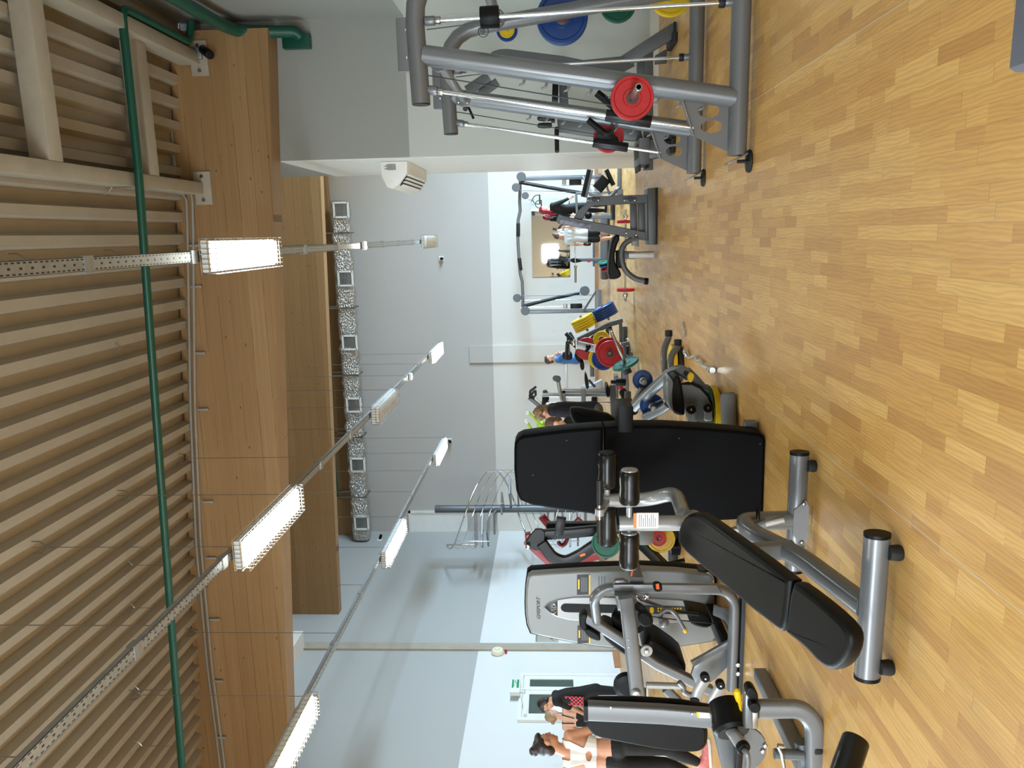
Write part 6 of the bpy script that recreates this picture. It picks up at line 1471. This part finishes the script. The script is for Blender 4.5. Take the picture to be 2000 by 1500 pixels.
def person(label, H, J, skin, face, headup=(0, 0, 1), shirt=None, pants=None, shoes='shoe_dark', hair=None, sleeve=.6, shirt_mat='cloth_black', pants_mat='cloth_black', pants_to=1.0, grip=.4, extra=None, voxel=.010, shirt_top=True, hands=True):
    g = J['ground'] if 'ground' in J else V((J['pelvis'].x, J['pelvis'].y, 0))
    t = thing('person', label, 'person', tuple(g))
    u = H / 1.75; mb = MB()
    sx = (J['shR'] - J['shL']).normalized(); hx = (J['hpR'] - J['hpL']).normalized()
    f = V(face).normalized(); hu = V(headup).normalized(); hu = (hu - f * hu.dot(f)).normalized(); hr = f.cross(hu).normalized()
    C = J['head']
    # head: skull, jaw, nose, brow, ears
    mb.ball(C + hu * .018 * u - f * .012 * u, (.074 * u, .092 * u, .092 * u), 18, 12, U=hr, Vv=f)
    mb.ball(C - hu * .045 * u + f * .022 * u, (.056 * u, .062 * u, .068 * u), 16, 10, U=hr, Vv=f)
    capsule(mb, C + f * .080 * u + hu * .012 * u, C + f * .098 * u - hu * .022 * u, .010 * u, .014 * u, 10)
    capsule(mb, C + f * .066 * u + hu * .03 * u - hr * .035 * u, C + f * .066 * u + hu * .03 * u + hr * .035 * u, .014 * u, .014 * u, 10)
    capsule(mb, C + f * .076 * u - hu * .055 * u - hr * .016 * u, C + f * .076 * u - hu * .055 * u + hr * .016 * u, .012 * u, .012 * u, 8)
    mb.ball(C + f * .066 * u - hu * .088 * u, .022 * u, 10, 8)
    for s in (-1, 1): mb.ball(C + hr * s * .076 * u - f * .008 * u - hu * .008 * u, (.012 * u, .02 * u, .032 * u), 10, 8, U=hr, Vv=f)
    nb = (J['shL'] + J['shR']) / 2
    capsule(mb, C - hu * .06 * u - f * .015 * u, lerp(nb, C, .12), .050 * u, .058 * u)
    ch = lerp(nb, J['pelvis'], .28); wa = lerp(nb, J['pelvis'], .62); pe = J['pelvis']
    def torso(m, pad, lo=True, hi=True, wst=1.0):
        if hi: 
            capsule(m, J['shL'], J['shR'], .058 * u + pad, .058 * u + pad)
            for s in (-1, 1):
                capsule(m, nb + sx * s * .10 * u - V((0, 0, .01)), ch + sx * s * .075 * u, .062 * u + pad, .088 * u + pad)
                capsule(m, ch + sx * s * .075 * u, wa + sx * s * .055 * u * wst, .088 * u + pad, .078 * u * wst + pad)
            capsule(m, nb, ch, .06 * u + pad, .085 * u + pad)
        if lo:
            for s in (-1, 1): capsule(m, wa + sx * s * .055 * u * wst, pe + hx * s * .075 * u, .078 * u * wst + pad, .095 * u + pad)
    torso(mb, 0)
    for s in 'LR':
        capsule(mb, J['sh' + s], J['el' + s], .050 * u, .037 * u); capsule(mb, J['el' + s], J['wr' + s], .038 * u, .025 * u)
        if hands: hand(mb, J['wr' + s], J['wr' + s] - J['el' + s] if 'ha' + s not in J else J['ha' + s] - J['wr' + s], 1 if s == 'R' else -1, H, grip)
        capsule(mb, J['hp' + s], J['kn' + s], .084 * u, .054 * u); k = lerp(J['kn' + s], J['an' + s], .3)
        capsule(mb, J['kn' + s], k, .053 * u, .056 * u); capsule(mb, k, J['an' + s], .056 * u, .034 * u)
        capsule(mb, J['an' + s] - V((0, 0, .03 * u)), J['to' + s], .034 * u, .026 * u)
    body = fuse(mb, 'body', skin, t, voxel)
    e = MB(); 
    for s in (-1, 1): e.ball(C + f * .079 * u + hu * .010 * u + hr * s * .031 * u, (.011 * u, .006 * u, .0055 * u), 10, 6, U=hr, Vv=f)
    part('eyes', e, 'eye_dark', t)
    part('mouth', MB().ball(C + f * .087 * u - hu * .056 * u, (.022 * u, .006 * u, .006 * u), 10, 6, U=hr, Vv=f), 'lips', t)
    if shirt_mat:
        m = MB(); torso(m, .010 * u + .006)
        if sleeve > 0:
            for s in 'LR':
                E_ = lerp(J['sh' + s], J['el' + s], min(1, sleeve)); capsule(m, J['sh' + s], E_, .060 * u, .056 * u)
                if sleeve > 1: capsule(m, J['el' + s], lerp(J['el' + s], J['wr' + s], sleeve - 1), .050 * u, .037 * u)
        fuse(m, 'shirt', shirt_mat, t, voxel)
    if pants_mat:
        m = MB()
        for s in (-1, 1): capsule(m, lerp(wa, pe, .6) + sx * s * .06 * u, pe + hx * s * .076 * u, .088 * u, .106 * u)
        for s in 'LR':
            if pants_to <= 1: capsule(m, J['hp' + s], lerp(J['hp' + s], J['kn' + s], pants_to), .098 * u, .088 * u if pants_to < 1 else .066 * u)
            else:
                capsule(m, J['hp' + s], J['kn' + s], .094 * u, .064 * u); k = lerp(J['kn' + s], J['an' + s], .3)
                capsule(m, J['kn' + s], k, .063 * u, .066 * u); capsule(m, k, lerp(J['kn' + s], J['an' + s], min(1, pants_to - 1)), .066 * u, .044 * u)
        fuse(m, 'trousers' if pants_to > 1 else 'shorts', pants_mat, t, voxel)
    for s in 'LR':
        m = MB(); a = J['an' + s] - V((0, 0, .025 * u)); d = (J['to' + s] - J['an' + s]); d.z = 0; d.normalize()
        capsule(m, a - d * .03 * u, J['to' + s] + d * .02 * u, .045 * u, .038 * u); capsule(m, a, a + V((0, 0, .05 * u)), .044 * u, .042 * u)
        sh_ = fuse(m, 'shoe', shoes, t, .011)
        zz = min(J['to' + s].z, a.z) - .036 * u
        so = MB(); so.prism([(-.075 * u, -.04 * u), (.0, -.043 * u), (.16 * u, -.046 * u), (.215 * u, -.02 * u), (.215 * u, .02 * u), (.16 * u, .046 * u), (0, .043 * u), (-.075 * u, .04 * u)], V((a.x, a.y, max(0.001, zz - .012))), d, V((-d.y, d.x, 0)), .028 * u, .006)
        part('sole', so, 'sole_white', sh_)
    if hair:
        kind, hm = hair; m = MB()
        m.ball(C + hu * .040 * u - f * .030 * u, (.083 * u, .090 * u, .088 * u), 18, 12, U=hr, Vv=f)
        m.ball(C - hu * .02 * u - f * .055 * u, (.072 * u, .055 * u, .075 * u), 14, 10, U=hr, Vv=f)
        m.ball(C + hu * .085 * u + f * .030 * u, (.062 * u, .055 * u, .035 * u), 14, 10, U=hr, Vv=f)
        if kind == 'bun': 
            p = C + hu * .105 * u - f * .085 * u; m.ball(p, .048 * u, 12, 8); m.ball(p + hr * .02 + hu * .02, .03 * u, 10, 8)
        if kind == 'lowbun': m.ball(C - hu * .03 * u - f * .125 * u, .036 * u, 12, 8)
        if kind == 'curly':
            rnd = random.Random(3)
            for i in range(60):
                a, b = rnd.uniform(0, 2 * PI), rnd.uniform(-.25, 1.2)
                dv = hr * math.cos(a) * math.cos(b) + f * math.sin(a) * math.cos(b) * .9 + hu * math.sin(b)
                if dv.dot(f) > .75 and dv.dot(hu) < .35: continue
                m.ball(C + hu * .035 * u - f * .02 * u + dv * .095 * u, rnd.uniform(.022, .034) * u, 8, 6)
        if kind == 'fringe': capsule(m, C + hu * .06 * u + f * .068 * u - hr * .045 * u, C + hu * .055 * u + f * .070 * u + hr * .045 * u, .020 * u, .020 * u, 10)
        if kind == 'long':
            for s in (-1, 0, 1):
                p = C - f * .07 * u + hr * s * .055 * u
                capsule(m, p, p - hu * .20 * u + f * .02 * u * abs(s), .045 * u, .04 * u, 10); capsule(m, p - hu * .20 * u, p - hu * .34 * u + f * .06 * u, .04 * u, .03 * u, 10)
            for s in (-1, 1): capsule(m, C + hr * s * .078 * u + f * .01 * u + hu * .02 * u, C + hr * s * .075 * u - hu * .22 * u + f * .03 * u, .024 * u, .03 * u, 10)
        fuse(m, 'hair', hm, t, .009 if kind != 'curly' else .008, 3)
    if extra: extra(t, J, u, dict(C=C, f=f, hu=hu, hr=hr, nb=nb, ch=ch, wa=wa, sx=sx))
    return t
def stand(J, Y):
    for s in 'LR':
        a = J['an' + s]; a.z = .085
        if 'to' + s not in J: J['to' + s] = V((a.x, a.y - .12, .035))
def P_(x, y, Y): return PY(x, y, Y)

# ---- woman with a hair bun and white crop top, back to the viewer, at the left edge
Y = 6.30
J = dict(head=P_(1067, 1452, Y), shR=P_(1112, 1437, Y + .06), shL=P_(1112, 1502, Y - .04), pelvis=P_(1206, 1473, Y), hpR=P_(1222, 1455, Y), hpL=P_(1222, 1494, Y))
J['elR'] = P_(1168, 1422, Y + .12); J['wrR'] = P_(1190, 1404, Y + .30); J['elL'] = P_(1170, 1519, Y + .0); J['wrL'] = P_(1215, 1512, Y + .22)
J['knR'] = P_(1300, 1462, Y + .04); J['knL'] = P_(1300, 1492, Y + .06); J['anR'] = P_(1365, 1492, Y); J['anL'] = P_(1368, 1520, Y + .1)
J['anR'].z = .085; J['anL'].z = .085
J['toR'] = J['anR'] + V((.12, .06, -.05)); J['toL'] = J['anL'] + V((.10, .10, -.05))
def bra(t, J, u, k):
    """crop top: the torso's own skin grown outward, cut to a racer back with a round opening over a broad band"""
    nb, sx = k['nb'], k['sx']; pe = J['pelvis']; up = (nb - pe).normalized(); fw = up.cross(sx) * -1; L = (nb - pe).length
    m = MB(); pad = .012; ch, wa = k['ch'], k['wa']
    capsule(m, J['shL'], J['shR'], .058 * u + pad, .058 * u + pad)
    for s in (-1, 1):
        capsule(m, nb + sx * s * .10 * u - V((0, 0, .01)), ch + sx * s * .075 * u, .062 * u + pad, .088 * u + pad)
        capsule(m, ch + sx * s * .075 * u, wa + sx * s * .055 * u, .088 * u + pad, .078 * u + pad)
    capsule(m, nb, ch, .06 * u + pad, .085 * u + pad)
    o = fuse(m, 'crop_top', 'cloth_white', t, .006, 8)
    bm = bmesh.new(); bm.from_mesh(o.data); M = INV[o.name].inverted(); kill = []
    for f_ in bm.faces:
        p = M @ f_.calc_center_median() - nb; a = abs(p.dot(sx)); h = -p.dot(up) / L       # a: sideways, h: 0 at the shoulders, 1 at the hips
        if h < -.10: keep = .055 < a < .115
        elif h < .30: keep = a < .115 - .16 * max(0, h) and (a > .05 or h > .02)
        elif h < .44: keep = a < .066 + (h - .30) / .14 * .13
        else: keep = h < .56
        if keep and p.y < 0 and (a / .045) ** 2 + ((h - .40) / .065) ** 2 < 1: keep = False
        if not keep: kill.append(f_)
    bmesh.ops.delete(bm, geom=kill, context='FACES')
    seen = set(); bm.verts.ensure_lookup_table()
    for v0 in bm.verts:                                             # drop crumbs left by the cut
        if v0 in seen: continue
        st = [v0]; isl = []; seen.add(v0)
        while st:
            q_ = st.pop(); isl.append(q_)
            for e_ in q_.link_edges:
                w_ = e_.other_vert(q_)
                if w_ not in seen: seen.add(w_); st.append(w_)
        if len(isl) < 400:
            for q_ in isl: q_.tag = True
    bmesh.ops.delete(bm, geom=[v for v in bm.verts if v.tag], context='VERTS')
    for _ in range(6):
        mv = {}
        for v in bm.verts:
            nb_ = [e_.other_vert(v) for e_ in v.link_edges if e_.is_boundary]
            if len(nb_) == 2: mv[v] = v.co * .5 + (nb_[0].co + nb_[1].co) * .25
        for v, c_ in mv.items(): v.co = c_
    bm.to_mesh(o.data); bm.free()
    o.data.polygons.foreach_set('use_smooth', [True] * len(o.data.polygons))
person('woman in white crop top and black leggings with a hair bun, back turned', 1.70, J, 'skin_tan', (.62, .75, -.12), (0, -.05, 1), shirt_mat=None, pants_mat='cloth_black', pants_to=1.86, shoes='shoe_pink', hair=('bun', 'hair_dark'), extra=bra)

# ---- fair woman in a black strap top, back turned
Y = 11.2
J = dict(head=P_(1078, 1397, Y), shR=P_(1104, 1381, Y), shL=P_(1104, 1421, Y), pelvis=P_(1172, 1402, Y), hpR=P_(1180, 1393, Y), hpL=P_(1180, 1411, Y))
J['elR'] = P_(1136, 1372, Y + .05); J['wrR'] = P_(1150, 1382, Y + .25); J['elL'] = P_(1142, 1428, Y); J['wrL'] = P_(1174, 1424, Y + .1)
J['knR'] = P_(1230, 1392, Y); J['knL'] = P_(1230, 1412, Y); J['anR'] = P_(1280, 1391, Y); J['anL'] = P_(1280, 1412, Y)
for s in 'LR': J['an' + s].z = .085; J['to' + s] = J['an' + s] + V((.05, .12, -.05))
def straps(t, J, u, k):
    m = MB(); nb, ch, sx = k['nb'], k['ch'], k['sx']
    for s in (-1, 1):
        capsule(m, nb + sx * s * .08 * u + V((0, -.05, .05)), ch + sx * s * .05 * u + V((0, -.092, .02)), .007, .007, 8)
        capsule(m, nb + sx * s * .08 * u + V((0, -.05, .05)), nb + sx * s * .08 * u + V((0, .05, .03)), .007, .007, 8)
    part('straps', m, 'cloth_black', t)
    m = MB()
    for s in (-1, 1): capsule(m, lerp(ch, J['pelvis'], .12) + sx * s * .07 * u, J['pelvis'] + sx * s * .06 * u, .096 * u, .105 * u)
    fuse(m, 'strap_top', 'cloth_black', t, .01, 4)
person('fair woman with a low bun in a black strap top, back turned, by the door', 1.62, J, 'skin_fair', (.55, .8, -.1), shirt_mat=None, pants_to=1.8, hair=('lowbun', 'hair_blond'), extra=straps)

# ---- man in a black T-shirt with a red checked sleeve, looking down
Y = 10.9
J = dict(head=P_(1066, 1376, Y), shR=P_(1088, 1370, Y - .16), shL=P_(1086, 1357, Y + .18), pelvis=P_(1164, 1350, Y), hpR=P_(1168, 1352, Y - .09), hpL=P_(1168, 1350, Y + .09))
J['elR'] = P_(1118, 1383, Y - .10); J['wrR'] = P_(1144, 1396, Y + .02); J['elL'] = P_(1122, 1366, Y + .25); J['wrL'] = P_(1144, 1388, Y + .2)
J['knR'] = P_(1222, 1354, Y - .1); J['knL'] = P_(1222, 1352, Y + .1); J['anR'] = P_(1280, 1352, Y - .1); J['anL'] = P_(1280, 1350, Y + .1)
for s in 'LR': J['an' + s].z = .085; J['to' + s] = J['an' + s] + V((-.13, 0, -.05))
def checks(t, J, u, k):
    m = MB(); c = lerp(k['nb'], J['pelvis'], .45) + V((.01, -.172, 0)); 
    m.box(c, (.15, .30, .012), U=(1, 0, .05), Vv=(0.02, .12, 1), bev=.004)
    part('checked_print', m, 'checker', t)
    m = MB()
    for d in (-.012, .0, .012):
        capsule(m, J['hpR'] + V((d, -.10 * u, 0)), J['knR'] + V((d, -.072 * u, 0)), .004, .004, 6); capsule(m, J['knR'] + V((d, -.072 * u, 0)), J['anR'] + V((d, -.055 * u, .03)), .004, .004, 6)
    part('side_stripes', m, 'cloth_white', t)
person('man in a black T-shirt with a red checked print, looking down by the door', 1.80, J, 'skin', (-.86, -.15, -.5), (-.45, 0, .9), sleeve=.75, pants_to=1.92, hair=('short', 'hair_dark'), extra=checks)

# ---- curly-haired boy in navy sitting at the silver machine
Y = 9.7
J = dict(head=P_(1064, 807, Y), shR=P_(1080, 803, Y - .17), shL=P_(1079, 797, Y + .17), pelvis=P_(1160, 799, Y), hpR=P_(1164, 800, Y - .09), hpL=P_(1164, 800, Y + .09))
J['elR'] = P_(1118, 806, Y - .22); J['wrR'] = P_(1126, 832, Y - .2); J['elL'] = P_(1116, 806, Y + .22); J['wrL'] = P_(1126, 832, Y + .18)
J['knR'] = P_(1168, 836, Y - .16); J['knL'] = P_(1168, 836, Y + .16); J['anR'] = P_(1225, 846, Y - .16); J['anL'] = P_(1225, 846, Y + .16)
for s in 'LR': J['an' + s].z = .085; J['to' + s] = J['an' + s] + V((-.12, 0, -.05))
person('curly-haired boy in navy sitting bent forward at the silver weight-stack machine', 1.70, J, 'skin', (-.9, -.25, -.32), (-.3, 0, .95), sleeve=.95, shirt_mat='cloth_navy', pants_mat='cloth_grey', pants_to=.9, hair=('curly', 'hair_curly'))

# ---- person with short brown hair, mostly hidden by the black panel
Y = 8.7
J = dict(head=P_(1085, 831, Y), shR=P_(1112, 824, Y + .10), shL=P_(1112, 862, Y - .1), pelvis=P_(1205, 846, Y), hpR=P_(1210, 832, Y), hpL=P_(1210, 856, Y))
J['elR'] = P_(1160, 836, Y - .05); J['wrR'] = P_(1150, 860, Y - .25); J['elL'] = P_(1165, 872, Y - .1); J['wrL'] = P_(1150, 872, Y - .3)
J['knR'] = P_(1212, 836, Y - .45); J['knL'] = P_(1212, 868, Y - .45); J['anR'] = P_(1290, 842, Y - .5); J['anL'] = P_(1290, 868, Y - .5)
for s in 'LR': J['an' + s].z = .085; J['to' + s] = J['an' + s] + V((-.02, -.12, -.05))
person('person with short brown hair and bare shoulders, half hidden behind the black panel', 1.68, J, 'skin_fair', (-.8, -.5, -.2), sleeve=0, shirt_mat='cloth_black', pants_to=.8, hair=('short', 'hair_brown'), shirt_top=False)

# ---- boy in a blue T-shirt at the arm curl pad
Y = 14.25
J = dict(head=P_(1074, 701, Y), shR=P_(1090, 703, Y - .14), shL=P_(1090, 699, Y + .14), pelvis=P_(1126, 702, Y), hpR=P_(1129, 700, Y - .08), hpL=P_(1129, 700, Y + .08))
J['elR'] = P_(1103, 688, Y - .17); J['wrR'] = P_(1094, 690, Y - .08); J['elL'] = P_(1103, 688, Y + .17); J['wrL'] = P_(1094, 690, Y + .08)
J['knR'] = P_(1134, 676, Y - .12); J['knL'] = P_(1134, 676, Y + .12); J['anR'] = P_(1172, 680, Y - .12); J['anL'] = P_(1172, 680, Y + .12)
for s in 'LR': J['an' + s].z = .085; J['to' + s] = J['an' + s] + V((.12, 0, -.05))
person('boy in a blue T-shirt sitting at the arm curl pad by the plate rack', 1.45, J, 'skin_fair', (.95, -.2, .1), (-.12, 0, 1), sleeve=.55, shirt_mat='cloth_blue', pants_to=.9, hair=('short', 'hair_brown'))

# ---- boy in a pale T-shirt, standing and looking down
Y = 16.2
J = dict(head=P_(1092, 461, Y), shR=P_(1107, 474, Y), shL=P_(1107, 447, Y), pelvis=P_(1144, 461, Y), hpR=P_(1149, 467, Y), hpL=P_(1149, 455, Y))
J['elR'] = P_(1126, 478, Y), ; J['elR'] = P_(1126, 478, Y); J['wrR'] = P_(1142, 477, Y - .08); J['elL'] = P_(1122, 441, Y - .05); J['wrL'] = P_(1104, 444, Y - .25)
J['knR'] = P_(1170, 467, Y - .03); J['knL'] = P_(1170, 454, Y - .03); J['anR'] = P_(1197, 464, Y); J['anL'] = P_(1197, 455, Y + .1)
for s in 'LR': J['an' + s].z = .085; J['to' + s] = J['an' + s] + V((-.02, -.13, -.05))
def glove(t, J, u, k):
    m = MB(); d = (J['wrR'] - J['elR']).normalized(); capsule(m, J['wrR'] + d * .0, J['wrR'] + d * .10, .032, .042, 10); fuse(m, 'glove', 'cloth_black', t, .009, 3)
    part('glove_mark', MB().ball(J['wrR'] + d * .06 + V((0, -.042, 0)), (.02, .008, .025), 8, 6), 'plate_red', t)
person('boy in a pale T-shirt and black shorts standing behind the incline station, looking down', 1.42, J, 'skin', (.05, -.9, -.42), (0, -.4, .92), sleeve=.6, shirt_mat='cloth_pale', pants_to=.85, hair=('fringe', 'hair_brown'), shoes='shoe_dark', extra=glove)

# ---- red-haired woman in black by the cable tower
Y = 19.2
J = dict(head=P_(1062, 409, Y), shR=P_(1079, 401, Y - .12), shL=P_(1079, 417, Y + .12), pelvis=P_(1122, 409, Y), hpR=P_(1126, 403, Y - .05), hpL=P_(1126, 413, Y + .05))
J['elR'] = P_(1098, 394, Y - .2); J['wrR'] = P_(1112, 387, Y - .3); J['elL'] = P_(1100, 420, Y + .05); J['wrL'] = P_(1116, 420, Y - .1)
J['knR'] = P_(1148, 400, Y - .08); J['knL'] = P_(1148, 411, Y); J['anR'] = P_(1174, 400, Y); J['anL'] = P_(1174, 411, Y + .1)
for s in 'LR': J['an' + s].z = .085; J['to' + s] = J['an' + s] + V((.10, -.08, -.05))
person('woman with long red hair in a black long-sleeved outfit near the cable tower', 1.62, J, 'skin_fair', (.8, -.5, -.25), sleeve=1.85, pants_to=1.9, hair=('long', 'hair_red'))

# ---- white box with dark corners on the floor behind the woman
p = PY(1250, 1478, 7.6)
t = thing('white_box', 'white step box with black feet on the floor behind the woman in leggings', 'step box', (p.x, 7.7, 0))
part('box_body', MB().aabb((p.x - .5, 7.5, .08), (p.x + .12, 7.9, .42), .015), 'white_plastic', t)
part('foot', MB().cyl((p.x + .06, 7.52, 0), (p.x + .06, 7.52, .09), .04, 14, .006), 'black_plastic', t); part('foot', MB().cyl((p.x - .42, 7.52, 0), (p.x - .42, 7.52, .09), .04, 14, .006), 'black_plastic', t)
